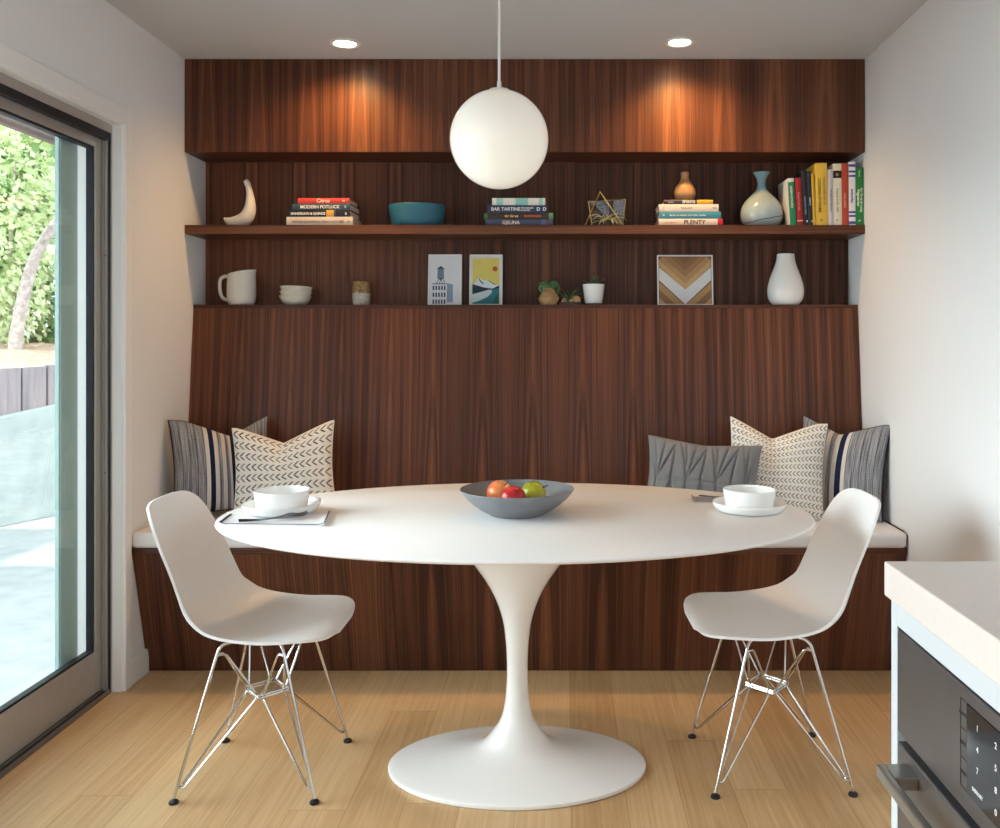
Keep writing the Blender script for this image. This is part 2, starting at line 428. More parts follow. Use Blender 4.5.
sash('outer_sash', XF-.085, .018, .60, 3.110, .016, 1.978, .105, .085, .030, M['sash_tinted'], M['sash_tinted'])
sash('fixed_sash', XF-.128, .03, DY0+.03, 1.45, .016, 1.978, .06, .14, .045, M['alu'], M['alu_dark'])

# =================================================================== OUTSIDE
M['patio'] = plain('patio_concrete', lin(190,192,190), .9, var=.10, scale=9, bump=.2)
M['curb'] = plain('retaining_concrete', lin(160,168,168), .9, var=.12, scale=7, bump=.3)
M['eave'] = plain('eave_timber', lin(120,104,98), .8, var=.1, scale=20)
M['mulch'] = plain('mulch', lin(188,158,140), .95, var=.35, scale=18, bump=.5)
M['bark'] = plain('pale_bark', lin(190,180,176), .85, var=.3, scale=22, bump=.4)
def plank_mat():
    t = NT('glare_paled_planks'); c = t.coord(); x, y, z = t.sep(c)
    r = t.white(t.comb(t.math('FLOOR', t.math('DIVIDE', x, .2)), 1.0, 1.0))
    g = t.noise(t.comb(t.math('MULTIPLY', x, 30.0), t.math('MULTIPLY', z, 2.0), r), 1.0, 4)
    f = t.math('ADD', t.math('MULTIPLY', r, .6), t.math('MULTIPLY', g, .5))
    col = t.ramp(f, [(.2, lin(124,116,124)), (.5, lin(170,156,154)), (.8, lin(200,180,168))])  # plank tones paled to carry the haze and glare outside
    return t.set(col, .9, 0, .2)
M['plank'] = plank_mat()
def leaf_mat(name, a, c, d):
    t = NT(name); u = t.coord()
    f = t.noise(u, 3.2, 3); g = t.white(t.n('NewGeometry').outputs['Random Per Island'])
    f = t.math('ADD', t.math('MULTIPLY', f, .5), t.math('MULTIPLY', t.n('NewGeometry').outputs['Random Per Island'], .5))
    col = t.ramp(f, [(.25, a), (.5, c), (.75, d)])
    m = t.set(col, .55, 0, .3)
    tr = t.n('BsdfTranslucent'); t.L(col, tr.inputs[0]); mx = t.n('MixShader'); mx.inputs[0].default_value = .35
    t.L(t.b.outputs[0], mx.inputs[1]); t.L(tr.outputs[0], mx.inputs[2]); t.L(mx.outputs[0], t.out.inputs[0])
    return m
M['leaf_glare'] = leaf_mat('glare_paled_leaves', lin(168,192,136), lin(222,232,188), lin(244,247,226))  # leaf greens lightened in place of stronger sun, overexposure in the colour
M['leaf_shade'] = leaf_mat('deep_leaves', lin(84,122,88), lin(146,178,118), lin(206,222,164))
b = MB(); b.box((-14, FY-4, -.16), (LX-.18, 14, -.03)); struct(b.build('patio', M['patio'], smooth=0))
b = MB(); b.box((LX-.70, FY, 2.15), (LX-.18, 5.2, 2.30)); b.box((LX-.73, FY, 2.13), (LX-.70, 5.2, 2.36))
struct(b.build('eave', M['eave'], smooth=0))
b = MB(); b.box((LX-.195, DY1-.04, 0), (LX-.16, DY1+.09, DZ+.02)); struct(b.build('trim_2', M['trim'], smooth=0))
# retaining wall: concrete base with planks above, running away from the house
ang = math.atan2(.93, .36)
F = Matrix.Translation((-3.85, 6.15, -.03)) @ Matrix.Rotation(ang, 4, 'Z')     # local x runs along the wall, +y away to the left
def sl(x): return .545+.165*x
b = MB(); x0, x1 = -5.0, 6.0
b.hexa([(x0,0,0),(x1,0,0),(x1,.2,0),(x0,.2,0),(x0,0,max(.1, sl(x0))),(x1,0,sl(x1)),(x1,.2,sl(x1)),(x0,.2,max(.1, sl(x0)))], .01)
o = b.build('concrete_curb', M['curb'], smooth=0); o.matrix_world = F; struct(o)
b = MB()
x = x0; k = 0
while x < x1:
    w = .19; z0 = max(.1, sl(x))+.002; zt = 1.09+random.uniform(-.012, .012)
    if zt-z0 > .05: b.hexa([(x+.004,.05,z0),(x+w,.05,z0+.165*w),(x+w,.09,z0+.165*w),(x+.004,.09,z0),(x+.004,.05,zt),(x+w,.05,zt+.004),(x+w,.09,zt+.004),(x+.004,.09,zt)], .004)
    x += .2
o = b.build('plank_fence', M['plank'], smooth=0); o.matrix_world = F
tag(o, 'glare-paled grey plank fence standing on the sloping concrete curb outside the sliding door', 'fence')
b = MB()
def bank(u, v):
    x = -5+11*u; y = .1+9*v
    return F @ Vector((x, y, 1.06+.55*v+.06*mnoise.noise((x*1.3, y*1.3, 0))))
b.grid(bank, 40, 30); struct(b.build('soil_bank', M['mulch']))
def leaf_cloud(mb, c, rx, ry, rz, n, s, rnd):
    c = Vector(c)
    for _ in range(n):
        d = Vector((rnd.gauss(0,1), rnd.gauss(0,1), rnd.gauss(0,1))).normalized()
        k = rnd.uniform(.62, 1.0)*(1+.22*mnoise.noise(d*3.1+c))
        p = c+Vector((d.x*rx*k, d.y*ry*k, d.z*rz*k))
        if p.z < 1.05: continue
        ax = (d+Vector((rnd.gauss(0,.6), rnd.gauss(0,.6), rnd.gauss(-.2,.5)))).normalized()
        sd = ax.cross(Vector((rnd.gauss(0,1), rnd.gauss(0,1), rnd.gauss(0,1)))).normalized(); nn = ax.cross(sd)
        L = s*rnd.uniform(.6, 1.3); W = L*.32
        vs = [p, p+ax*L*.5+sd*W+nn*L*.06, p+ax*L, p+ax*L*.5-sd*W+nn*L*.06]
        mb._f([mb.bm.verts.new(q) for q in vs])
rnd = random.Random(3)
def at(px, d, z): return Vector(((px-564)/900*d, d, z))
shrubs = [(-40, 8.9, 3.0, .95, 2.1, 'leaf_glare', 'pale green feathery shrub nearest the left edge of the door glass'),
          (14, 9.6, 3.3, .62, 2.3, 'leaf_glare', 'tall pale yellow-green shrub behind the base of the leaning trunk'),
          (52, 10.4, 2.2, .75, 1.6, 'leaf_shade', 'deep green leafy shrub to the right of the leaning trunk'),
          (60, 10.9, 4.4, .9, 1.5, 'leaf_glare', 'high bright foliage above the leaning trunk under the eave')]
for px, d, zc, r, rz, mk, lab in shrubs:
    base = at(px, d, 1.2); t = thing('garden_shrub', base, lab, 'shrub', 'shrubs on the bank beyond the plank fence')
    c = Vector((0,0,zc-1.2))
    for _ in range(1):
        mm = MB(); leaf_cloud(mm, base+c, r, r, rz, 5600, .085 if mk == 'leaf_glare' else .12, rnd)
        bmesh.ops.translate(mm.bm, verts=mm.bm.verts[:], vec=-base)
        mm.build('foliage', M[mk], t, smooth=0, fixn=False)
    s = MB()
    for k in range(4):
        a = k*1.7; s.tube([(0.05*math.cos(a), .05*math.sin(a), -.25), (.2*math.cos(a), .2*math.sin(a), (zc-1.2)*.5), (.4*r*math.cos(a+.4), .4*r*math.sin(a+.4), zc-1.2+rz*.4)], .022, 8, (1, .8, .4))
    s.build('stem', M['bark'], t)
base = at(15, 8.5, 1.10); t = thing('garden_tree', base, 'pale leaning tree trunk rising from the mulch bank outside the door', 'tree')
p = [(15,8.5,352),(17,8.5,332),(23,8.5,300),(30,8.5,272),(40,8.5,248),(54,8.5,225),(74,8.5,204),(95,8.5,180)]
b = MB(); b.tube(catmull([tuple(at(a, d, 1.25+(340-y)/900*d)-base) for a, d, y in p], 24), .050, 14, [1.25-.5*i/24 for i in range(25)]); b.build('trunk', M['bark'], t)
b = MB()
tip = at(95, 8.5, 1.25+160/900*8.5)
leaf_cloud(b, tip+Vector((.3,0,.6)), .9, .8, .6, 1500, .1, rnd); bmesh.ops.translate(b.bm, verts=b.bm.verts[:], vec=-base)
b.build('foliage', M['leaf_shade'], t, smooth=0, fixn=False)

# =================================================================== WALNUT JOINERY
SEAM = [LX+.002, LX+.002+.938, LX+.002+1.876, RX-.002]
SY = 3.73
# veneered back of the niches
nb = thing('wall_panelling', (0, BY, 1.40), 'dark walnut veneer back panelling behind both rows of shelf objects', 'wall panelling')
for k in range(3):
    b = MB(); b.box((SEAM[k]+.0005, -.012, -.05), (SEAM[k+1]-.0005, .004, .64)); b.build('back_panel', M['walnut_lifted'], nb, smooth=0, seed=11+k*1.3)
# bulkhead
t = thing('bulkhead', (0, SY, 2.029), 'walnut bulkhead cabinet at the ceiling lit by two downlights', 'overhead cabinet')
b = MB(); b.box((LX+.002, .004, 0), (RX-.002, .017, .020)); b.box((LX+.002, .018, 0), (RX-.002, BY-SY-.015, .025)); b.build('underside', M['walnut_h'], t, smooth=0, seed=2.2)
for k in range(3):
    b = MB(); b.box((SEAM[k]+.0003, 0, 0 if k < 0 else .0005), (SEAM[k+1]-.0003, .018, CZ-2.029-.001), .0006, 1); b.build('front_panel', M['walnut_v'], t, smooth=0, seed=1+k*.71)
# long shelf
b = MB(); b.box((LX+.002, 0, 0), (RX-.002, BY-SY-.014, .037), .001, 1)
o = b.build('wall_shelf', M['walnut_h'], None, (0, SY, 1.690), smooth=0, seed=4.4)
tag(o, 'long walnut shelf across the niche carrying books, vases and the blue bowl', 'shelf')
# bench
bn = thing('built_in_bench', (0, 3.40, 0), 'built-in walnut bench with tall reclined back under the shelves', 'bench')
BT = .494
for k in range(3):                                   # battered front
    b = MB(); x0, x1 = SEAM[k]+.0003, SEAM[k+1]-.0003
    b.hexa([(x0,0,.001),(x1,0,.001),(x1,.018,.001),(x0,.018,.001),(x0,-.126,BT-.022),(x1,-.126,BT-.022),(x1,-.108,BT-.022),(x0,-.108,BT-.022)], .0006, 1)
    b.build('front_panel', M['walnut_v'], bn, smooth=0, seed=21+k*.83)
b = MB(); b.box((SEAM[0], -.134, BT-.022), (SEAM[3], .36, BT), .002); b.build('seat_board', M['walnut_h'], bn, smooth=0, seed=8.1)
yb = lambda z: .33+.09*(z-.55)/.85
for k in range(3):
    b = MB(); x0, x1 = SEAM[k]+.0003, SEAM[k+1]-.0003; z0, z1 = BT, 1.385
    b.hexa([(x0,yb(z0),z0),(x1,yb(z0),z0),(x1,yb(z0)+.02,z0),(x0,yb(z0)+.02,z0),(x0,yb(z1),z1),(x1,yb(z1),z1),(x1,yb(z1)+.02,z1),(x0,yb(z1)+.02,z1)], .0006, 1)
    b.build('back_panel', M['walnut_v'], bn, smooth=0, seed=31+k*.57)
b = MB(); b.box((SEAM[0], .418, 1.385), (SEAM[3], BY-3.40-.013, 1.40), .001, 1); b.build('ledge', M['walnut_h'], bn, smooth=0, seed=6.6)
# bench cushion
def rounded_slab(x0, x1, y0, y1, z0, z1, r):
    m = MB(); m.box((x0,y0,z0), (x1,y1,z1), r, 4); return m
t = thing('bench_cushion', (0, 3.5, BT+.001), 'long white seat cushion lying on the walnut bench', 'cushion')
m = rounded_slab(LX+.004, RX-.004, -.245, .222, 0, .056, .016); m.build('pad', M['seat_fab'], t)
m = MB()
ring = fillet([(LX+.008,-.245,.044),(RX-.012,-.245,.044)], .01)
m.tube([(RX-.008,-.243,.008),(RX-.006,-.238,.045),(RX-.006,-.20,.0545),(RX-.006,.21,.0545)], .0022, 8)
m.build('piping', M['black'], t)

# =================================================================== DINING TABLE
TX, TY, TZ = -.137, 2.64, .742
t = thing('dining_table', (TX, TY, 0), 'white oval pedestal dining table in front of the walnut bench', 'table')
A, B_ = .860, .570
m = MB(); m.oval([(A-.085,B_-.085,TZ-.020),(A-.045,B_-.045,TZ-.018),(A-.012,B_-.012,TZ-.013),(A-.003,B_-.003,TZ-.010),(A,B_,TZ-.006),(A-.001,B_-.001,TZ-.0025),(A-.004,B_-.004,TZ)], 128)
m.build('tabletop', M['white_satin'], t, smooth=50)
prof = [(.372,.250,0),(.3755,.2535,.003),(.3755,.2535,.009),(.372,.250,.0135),(.33,.222,.0205),(.26,.178,.031),(.19,.134,.0445),(.145,.107,.055),(.104,.083,.071),(.0748,.064,.1014),(.0495,.0455,.1395),(.0370,.0350,.184),(.0320,.0312,.235),(.0305,.030,.285),(.0312,.0305,.325),(.0345,.0335,.374),(.0415,.040,.425),(.0590,.054,.482),(.0860,.074,.536),(.122,.098,.588),(.160,.122,.640),(.200,.150,.690),(.225,.165,.722)]
m = MB(); m.oval(catmull(prof, 88), 96, cap0=True); m.build('pedestal', M['white_gloss'], t, smooth=60)

# =================================================================== CHAIRS
def make_chair():
    t = thing('shell_chair', (0,0,0))
    # profile: x, z, half width, side rise, exponent of the rise
    P = [(.223,.424,.070,.000),(.222,.429,.115,.000),(.217,.434,.155,-.001),(.202,.438,.186,-.001),(.175,.4395,.208,.001),(.122,.434,.220,.006),(.060,.425,.225,.014),(.000,.418,.227,.026),(-.062,.414,.227,.040),(-.118,.420,.223,.052),(-.164,.443,.218,.058),(-.197,.482,.210,.055),(-.217,.538,.204,.049),(-.235,.600,.199,.042),(-.255,.660,.194,.035),(-.273,.713,.183,.028),(-.288,.756,.163,.020),(-.298,.781,.134,.011),(-.302,.793,.098,.005),(-.303,.797,.060,.002)]
    N = 46; S = catmull(P, N); nv = 22
    m = MB()
    def fn(u, v):
        i = round(v*N); x, z, w, e = S[i]
        a, c = S[max(i-1,0)], S[min(i+1,N)]
        tx, tz = c[0]-a[0], c[1]-a[1]; L = math.hypot(tx, tz) or 1
        nx, nz = tz/L, -tx/L
        s = 2*u-1
        k = abs(s)**2.4*e; fr = 0
        return Vector((x+nx*k-fr, s*w, z+nz*k))
    m.grid(fn, nv, N)
    o = m.build('seat_shell', M['shell'], t, smooth=80)
    so = o.modifiers.new('thick', 'SOLIDIFY'); so.thickness = .0075; so.offset = -1
    bv = o.modifiers.new('edge', 'BEVEL'); bv.width = .003; bv.segments = 3; bv.limit_method = 'ANGLE'; bv.angle_limit = math.radians(50)
    # wire base
    feet = [Vector((sx*.190, sy*.186, .012)) for sx, sy in ((-1,-1),(1,-1),(1,1),(-1,1))]
    tops = [Vector((sx*.088, sy*.128, .406)) for sx, sy in ((-1,-1),(1,-1),(1,1),(-1,1))]
    tops[1].x = tops[2].x = .085
    nodes = [Vector((-.062,0,.238)), Vector((0,-.068,.238)), Vector((.062,0,.238)), Vector((0,.068,.238))]   # rear, near side, front, far side
    pairs = [(0,1),(1,2),(2,3),(3,0)]
    R = .0038
    for i in range(4):
        f, tp = feet[i], tops[i]
        inn = Vector((tp.x*.55, tp.y*.72, .409))
        m = MB(); m.tube(fillet([f, tp, inn], .022, 6), R+.0006, 10); leg = m.build('leg', M['chrome'], t)
        g = MB(); g.lathe([(.0,.014),(.0045,.0135),(.006,.010),(.012,.007),(.0135,.003),(.0125,0),(0,0)], (f.x, f.y, 0), 20); g.build('foot_glide', M['black'], leg)
        m = MB()
        for k, nd in enumerate(pairs[i]):
            n = nodes[nd]; side = (nodes[pairs[i][1-k]]-n).normalized()
            q = n+side*.012
            lo = f.lerp(tp, .075)+Vector((0, 0, .0))
            off = side*-.004
            hi = f.lerp(tp, .93)
            m.tube(fillet([lo, f.lerp(q, .10)+off, q+Vector((0,0,-.003)), nodes[nd].lerp(nodes[pairs[i][1-k]], .3)], .012, 4), R*.8, 8)
            m.tube(fillet([hi, tp.lerp(q, .15)+off, q+Vector((0,0,.004)), nodes[nd].lerp(nodes[pairs[i][1-k]], .3)+Vector((0,0,.004))], .012, 4), R*.8, 8)
        m.build('brace', M['chrome'], leg)
    m = MB()
    for k in range(4):
        a, c = nodes[k], nodes[(k+1) % 4]
        for dz in (-.003, .004): m.tube([a+Vector((0,0,dz)), c+Vector((0,0,dz))], R*.85, 8)
    m.build('cross_frame', M['chrome'], t)
    for tp in tops:
        m = MB(); m.lathe([(0,.404),(.012,.404),(.012,.413),(.009,.417),(0,.417)], (tp.x*.62, tp.y*.75, 0), 16)
        m.build('seat_mount', M['black'], t)
    return t
ch = make_chair(); ch.location = (-.863, 2.614, 0)
tag(ch, 'white moulded shell chair on chrome wire legs beside the sliding door', 'chair', 'shell chairs at the table ends')
c2 = copy_tree(ch); c2.location = (.598, 2.650, 0); c2.rotation_euler = (0,0,PI+.03)
tag(c2, 'white moulded shell chair on chrome wire legs between table and kitchen counter', 'chair', 'shell chairs at the table ends')

# =================================================================== TABLEWARE
def coupe(mb, R, h, foot, th=.005, warp=None, steep=.5):
    pr = [(0,0),(foot*.7,0),(foot,.0005),(foot+(R-foot)*.5, h*steep*.45),(foot+(R-foot)*.85, h*.62),(R-.001, h-.003),(R-.0015,h),(R-th*.8,h-.001),(R-th*1.6,h*.62),(foot+(R-foot)*.5-th*.5, h*steep*.45+th),(foot*.95, th),(0,th)]
    mb.lathe(catmull(pr, 44), (0,0,0), 64, warp=warp, cap0=False, cap1=False)
def deep(mb, R, h, foot, th=.004):
    pr = [(0,.003),(foot*.8,.003),(foot*.86,0),(foot,0),(foot+.006,.005),(foot+(R-foot)*.55,h*.30),(foot+(R-foot)*.86,h*.65),(R,h-.001),(R-.002,h),(R-th,h-.002),(foot+(R-foot)*.86-th,h*.65),(foot+(R-foot)*.5-th,h*.28),(foot*.8,.009),(0,.008)]
    mb.lathe(catmull(pr, 52), (0,0,0), 56, cap0=False, cap1=False)
PLX, PLY, PRX, PRY = -.826, 2.635, .552, 2.680
def dplate(name, loc, R, warp, label):
    m = MB(); coupe(m, R, .027, R*.80, warp=warp)
    return tag(m.build(name, M['porcelain'], None, loc, smooth=70, weld=1e-5), label, 'plate', 'white dinner plates')
dplate('dinner_plate', (PLX, PLY, TZ+.0054), .1125, lambda a, z: .006*max(0, math.cos(a-.15))**6*(z/.029), 'white dinner plate overlapping the grey-edged napkin at the left place setting')
dplate('dinner_plate', (PRX, PRY, TZ), .1095, None, 'white dinner plate under the bowl at the right place setting')
def cbowl(loc, R, label):
    m = MB(); deep(m, R, .058, R*.84)
    return tag(m.build('cereal_bowl', M['porcelain'], None, loc, smooth=70, weld=1e-5), label, 'bowl', 'white bowls at the place settings')
cbowl((PLX, PLY, TZ+.0112), .079, 'white bowl standing on the plate at the table end by the sliding door')
cbowl((PRX, PRY, TZ+.0062), .0775, 'white bowl standing on the plate at the table end by the kitchen counter')
M['napkin_l'] = plain('pale_linen', lin(226,226,230), .9, var=.03, scale=120, bump=.1)
M['napkin_e'] = plain('linen_border', lin(84,90,102), .9, var=.06, scale=120)
M['napkin_g'] = plain('grey_linen', lin(146,144,150), .9, var=.06, scale=120, bump=.1)
def napkin(loc, c, mats, label, border, curl=.006):
    """c: four corners (bl, br, tr, tl) in local xy"""
    t = thing('napkin', loc, label, 'napkin', 'folded napkins')
    def P(u, v, z):
        a = Vector(c[0]).lerp(Vector(c[1]), u); d = Vector(c[3]).lerp(Vector(c[2]), u); q = a.lerp(d, v)
        return Vector((q.x, q.y, z+curl*(max(0,(u-.9)/.1)**2+max(0,(.06-u)/.06)**2)*(1-v*.3)))
    m = MB(); N1, N2 = 40, 12
    m.grid(lambda u, v: P(u, v, .0042+.0006*math.sin(u*9)*v), N1, N2); m.grid(lambda u, v: P(u, v, .0003), N1, N2)
    for k in (0, 1): m.grid(lambda u, v: P(u, k, .0003+.0039*v+(.0006*math.sin(u*9)*k if v > .5 else 0)), N1, 1); m.grid(lambda u, v: P(k, u, .0003+.0039*v+(.0006*math.sin(k*9)*u if v > .5 else 0)), N2, 1)
    m.build('cloth', mats[0], t, smooth=50, weld=1e-5)
    if border:
        m = MB()
        def strip(u0, v0, u1, v1, w):
            def f(a, bq):
                u = u0+(u1-u0)*a; v = v0+(v1-v0)*a
                if u0 == u1: u += w*(bq-.5)*2
                else: v += w*(bq-.5)*2
                q = P(min(max(u,0),1), min(max(v,0),1), .0046+.0006*math.sin(u*9)*v); return q
            m.grid(f, 30, 2)
        strip(0,.02,1,.02,.02); strip(.99,0,.99,1,.008); strip(.012,0,.012,.9,.011)
        o = m.build('border', mats[1], t, smooth=50)
        so = o.modifiers.new('thick', 'SOLIDIFY'); so.thickness = .0006
    return t
napkin((-.82, 2.53, TZ), [(-.125,-.066),(.170,-.080),(.137,.100),(-.142,.070)], (M['napkin_l'], M['napkin_e']), 'pale linen napkin with a dark border under the fork and plate by the door', True)
napkin((.49, 2.85, TZ), [(-.09,-.035),(.115,-.045),(.125,.035),(-.080,.045)], (M['napkin_g'], M['napkin_g']), 'grey linen napkin half hidden behind the right-hand plate', False, .012)
def make_fork():
    m = MB(); L = .19
    S = [(0,.0075,.0050),(.01,.0080,.0045),(.05,.0058,.0020),(.09,.0036,.0030),(.115,.0036,.0070),(.128,.0068,.0095),(.138,.0112,.0090),(.146,.0122,.0080)]
    Q = catmull(S, 28)
    r0 = [[(x,-w,z),(x,w,z),(x,w,z-.002),(x,-w,z-.002)] for x, w, z in Q]
    m.rings(r0)
    for k in range(4):
        y = -.0094+k*.00627
        T = catmull([(.1455,.0019,.0080),(.160,.0018,.0065),(.174,.0015,.0080),(.183,.0008,.0120)], 10)
        m.rings([[(x,y-w,z),(x,y+w,z),(x,y+w,z-.0018),(x,y-w,z-.0018)] for x, w, z in T])
    return m.build('fork', M['cutlery'], None, smooth=40)
f1 = make_fork(); f1.location = (-.915, 2.468, TZ+.0075); f1.rotation_euler = (0,0,.42)
f1.location = (-.893, 2.470, TZ+.0085); f1.rotation_euler = (.22, -.02, .40)
tag(f1, 'steel fork lying on the pale napkin in front of the plate by the door', 'fork', 'forks on napkins')
f2 = copy_tree(f1); f2.location = (.430, 2.86, TZ+.010); f2.rotation_euler = (0, -.05, -.42)
tag(f2, 'steel fork on the grey napkin mostly hidden behind the right-hand plate', 'fork', 'forks on napkins')
# fruit bowl and fruit
m = MB(); R, h = .1665, .075
pr = [(0,.004),(.062,.004),(.066,0),(.078,0),(.084,.004),(.115,.022),(.145,.046),(R-.003,h-.006),(R,h-.001),(R-.002,h),(R-.0045,h-.003),(.140,.048),(.110,.026),(.075,.010),(0,.008)]
m.lathe(catmull(pr, 60), (0,0,0), 72, cap0=False, cap1=False)
FBX, FBY = -.137, 2.630
tag(m.build('fruit_bowl', M['fruit_bowl'], None, (FBX, FBY, TZ), smooth=70, weld=1e-5), 'wide grey bowl holding fruit in the middle of the table', 'bowl')
def fruit_mat(name, a, c, d, axis=0):
    t = NT(name); co = t.coord(); f = t.noise(co, 14, 4, .6); x, y, z = t.sep(co)
    f = t.math('ADD', f, t.math('MULTIPLY', t.math('ADD', x, z), axis))
    return t.set(t.ramp(f, [(.3, a), (.5, c), (.72, d)]), .28, 0, .5)
def fruit(name, loc, r, h, mat, rot, label, cat, dent=.35, neck=0):
    t = thing(name, loc, label, cat, 'fruit in the grey bowl', rot)
    pr = []
    for i in range(25):
        a = -PI/2+PI*i/24
        rr = r*math.cos(a)*(1+.10*math.sin(a)-neck*max(0, math.sin(a)))
        z = h*math.sin(a); 
        dd = math.exp(-(rr/(r*.33))**2)*h*dent
        z += dd*.55 if a < 0 else -dd
        pr.append((max(rr, .0002), z))
    m = MB(); m.lathe(pr, (0,0,0), 36, warp=lambda a, z: .0); m.build('flesh', mat, t, smooth=80)
    m = MB(); zt = h*(1-dent); m.tube([(0,0,zt-.004),(.001,0,zt+.006),(.004,.001,zt+.016)], .0016, 8); m.build('stalk', M['soil'], t)
    return t
fruit('peach', (FBX-.053, 2.655, TZ+.0535), .0395, .039, fruit_mat('peach_skin', lin(226,84,52), lin(238,138,80), lin(246,186,120), 3), (.4,.5,0), 'orange-pink blushed fruit at the left of the grey bowl', 'fruit', .15)
fruit('apple', (FBX-.009, 2.582, TZ+.0510), .0375, .0345, fruit_mat('red_apple_skin', lin(124,12,24), lin(186,22,38), lin(206,60,56)), (-1.0,-.5,0), 'shiny deep red apple at the front of the grey bowl', 'fruit', .32)
fruit('pear', (FBX+.047, 2.650, TZ+.0535), .0395, .039, fruit_mat('green_pear_skin', lin(120,130,24), lin(176,176,44), lin(206,190,70), 3), (.3,.9,.3), 'yellow-green pear at the right of the grey bowl', 'fruit', .12, .15)

# =================================================================== PENDANT AND DOWNLIGHTS
t = thing('pendant_lamp', (-.190, 2.64, CZ), 'white opal glass globe pendant hanging above the oval table', 'pendant lamp')
R = .1440; zc = 1.838-CZ
pr = [(R*math.sin(a), zc-R*math.cos(a)) for a in [math.pi*i/48*.93 for i in range(49)]]; pr[0] = (.0003, pr[0][1])
m = MB(); m.lathe(pr, (0,0,0), 72); m.build('globe', M['opal'], t, smooth=80)
m = MB(); zt = zc+R*math.cos(PI*.07); m.lathe([(.002,zt+.012),(.008,zt+.012),(.010,zt+.008),(.030,zt+.005),(.034,zt+.001),(.034,zt-.002),(.002,zt-.002)], (0,0,0), 32); m.lathe([(.001,zt+.03),(.006,zt+.03),(.007,zt+.012),(.001,zt+.012)], (0,0,0), 20)
m.build('cap', M['white_gloss'], t)
m = MB(); m.tube([(0,0,0),(0,0,zt+.028)], .0042, 12); m.build('stem', M['white_gloss'], t)
m = MB(); m.lathe([(.001,0),(.06,0),(.06,-.012),(.05,-.022),(.001,-.024)], (0,0,0), 32); m.build('canopy', M['white_gloss'], t)
M['lens'] = plain('lamp_lens', (1,.9,.75,1), .4, Emission_Color=(1,.86,.66,1), Emission_Strength=14.0)
def downlight(loc, label):
    t = thing('recessed_downlight', loc, label, 'ceiling light', 'recessed downlights over the bench')
    m = MB(); m.lathe([(.046,0),(.058,0),(.060,-.003),(.056,-.006),(.048,-.007),(.043,-.004),(.040,.0)], (0,0,0), 48, cap0=False, cap1=False); m.build('trim_ring', M['trim'], t)
    m = MB(); m.lathe([(.0003,-.0035),(.041,-.003),(.041,-.001),(.0003,-.001)], (0,0,0), 40); m.build('lens', M['lens'], t)
    return t
DL = [(-.859, 3.53), (.452, 3.515)]
downlight((DL[0][0], DL[0][1], CZ), 'lit round downlight in the ceiling to the left of the pendant stem')
downlight((DL[1][0], DL[1][1], CZ), 'lit round downlight in the ceiling to the right of the pendant stem')

# =================================================================== SEAT PILLOWS
def pillow(name, w, h, th, pinch, mat, loc, rot, label, fold=0.0, quilt=None, px=0.0, ear=0.0):
    m = MB(); N = 44
    def edge(u, v):
        x = w/2*u*(1-.055*(1-v*v)-.02*(1-abs(v))); z = h/2*v*(1-.055*(1-u*u))
        return x, z
    def surf(sgn):
        def fn(a, c):
            # denser near the border
            u = math.sin((a*2-1)*PI/2); v = math.sin((c*2-1)*PI/2)
            x, z = edge(u, v)
            k = max(0, (1-u*u)*(1-v*v))
            y = sgn*(th/2*k**.42+.0015)
            top = max(0, (v+1)/2)**2.2
            d = pinch*max(0, 1-abs(u-px)/.95)**1.2*top
            z -= d
            dent = pinch*.34*math.exp(-((u-px)/.20)**2)*max(0, (v+.2)/1.2)**1.5*k**.25
            y += -sgn*dent if sgn < 0 else -dent*.3
            y += .004*mnoise.noise((u*2.6, v*2.6, w*9+sgn))*k
            z += ear*(u if u > 0 else 0)*top
            if quilt and sgn < 0: y += quilt(u, v)*min(1, k*3)
            return Vector((x, y, z+h/2))
        return fn
    n2 = N if not quilt else 150
    uvf = lambda a, c: ((math.sin((a*2-1)*PI/2)+1)/2, (math.sin((c*2-1)*PI/2)+1)/2)
    m.grid(surf(-1), n2, n2 if not quilt else 90, uvf)
    m.grid(surf(1), n2, n2 if not quilt else 90, uvf)
    t = thing(name, loc, label, 'pillow', None, rot)
    m.build('cover', mat, t, smooth=80, weld=2e-4)
    p = MB(); pts = []
    for a, c in [(k/40, 0) for k in range(41)]+[(1, k/40) for k in range(1, 41)]+[(1-k/40, 1) for k in range(1, 41)]+[(0, 1-k/40) for k in range(1, 40)]:
        q1 = surf(-1)(a, c); q2 = surf(1)(a, c); pts.append((q1+q2)/2)
    pts.append(pts[0]); p.tube(pts, .0028, 6); p.build('seam', mat, t)
    return t
navy = lin(30,38,66); cream = lin(214,204,196)
M['stripe_a'] = fabric_stripe('striped_weave_left', [(.32,.36,cream),(.36,.41,navy),(.41,.45,cream),(.49,.53,cream),(.565,.59,cream),(.59,.645,navy)])
M['stripe_b'] = fabric_stripe('striped_weave_right', [(.39,.435,cream),(.435,.505,navy),(.505,.56,cream),(.615,.66,cream),(.72,.75,lin(120,118,128)),(.75,.81,lin(18,22,40))], True)
M['chev_a'] = fabric_chevron('chevron_cloth', 8, 16); M['chev_b'] = fabric_chevron('chevron_cloth_fine', 12, 23)
M['quilt'] = plain('grey_jersey', lin(120,122,126), .85, var=.04, scale=150)
CT = BT+.056
pillow('striped_pillow', .375, .378, .13, .070, M['stripe_a'], (-1.350, 3.575, CT+.016), (-.16, -.03, .50), 'grey pillow with navy and cream stripes in the corner by the door', px=.20)
pillow('chevron_pillow', .392, .356, .13, .066, M['chev_a'], (-1.078, 3.480, CT+.020), (-.24, -.07, .10), 'white pillow with sparse dark chevron rows beside the striped pillow near the door', px=.0)
pillow('chevron_pillow', .375, .372, .125, .070, M['chev_b'], (.816, 3.500, CT+.018), (-.20, .075, -.12), 'white pillow with dense dark chevron rows behind the grey quilted pillow', px=-.12)
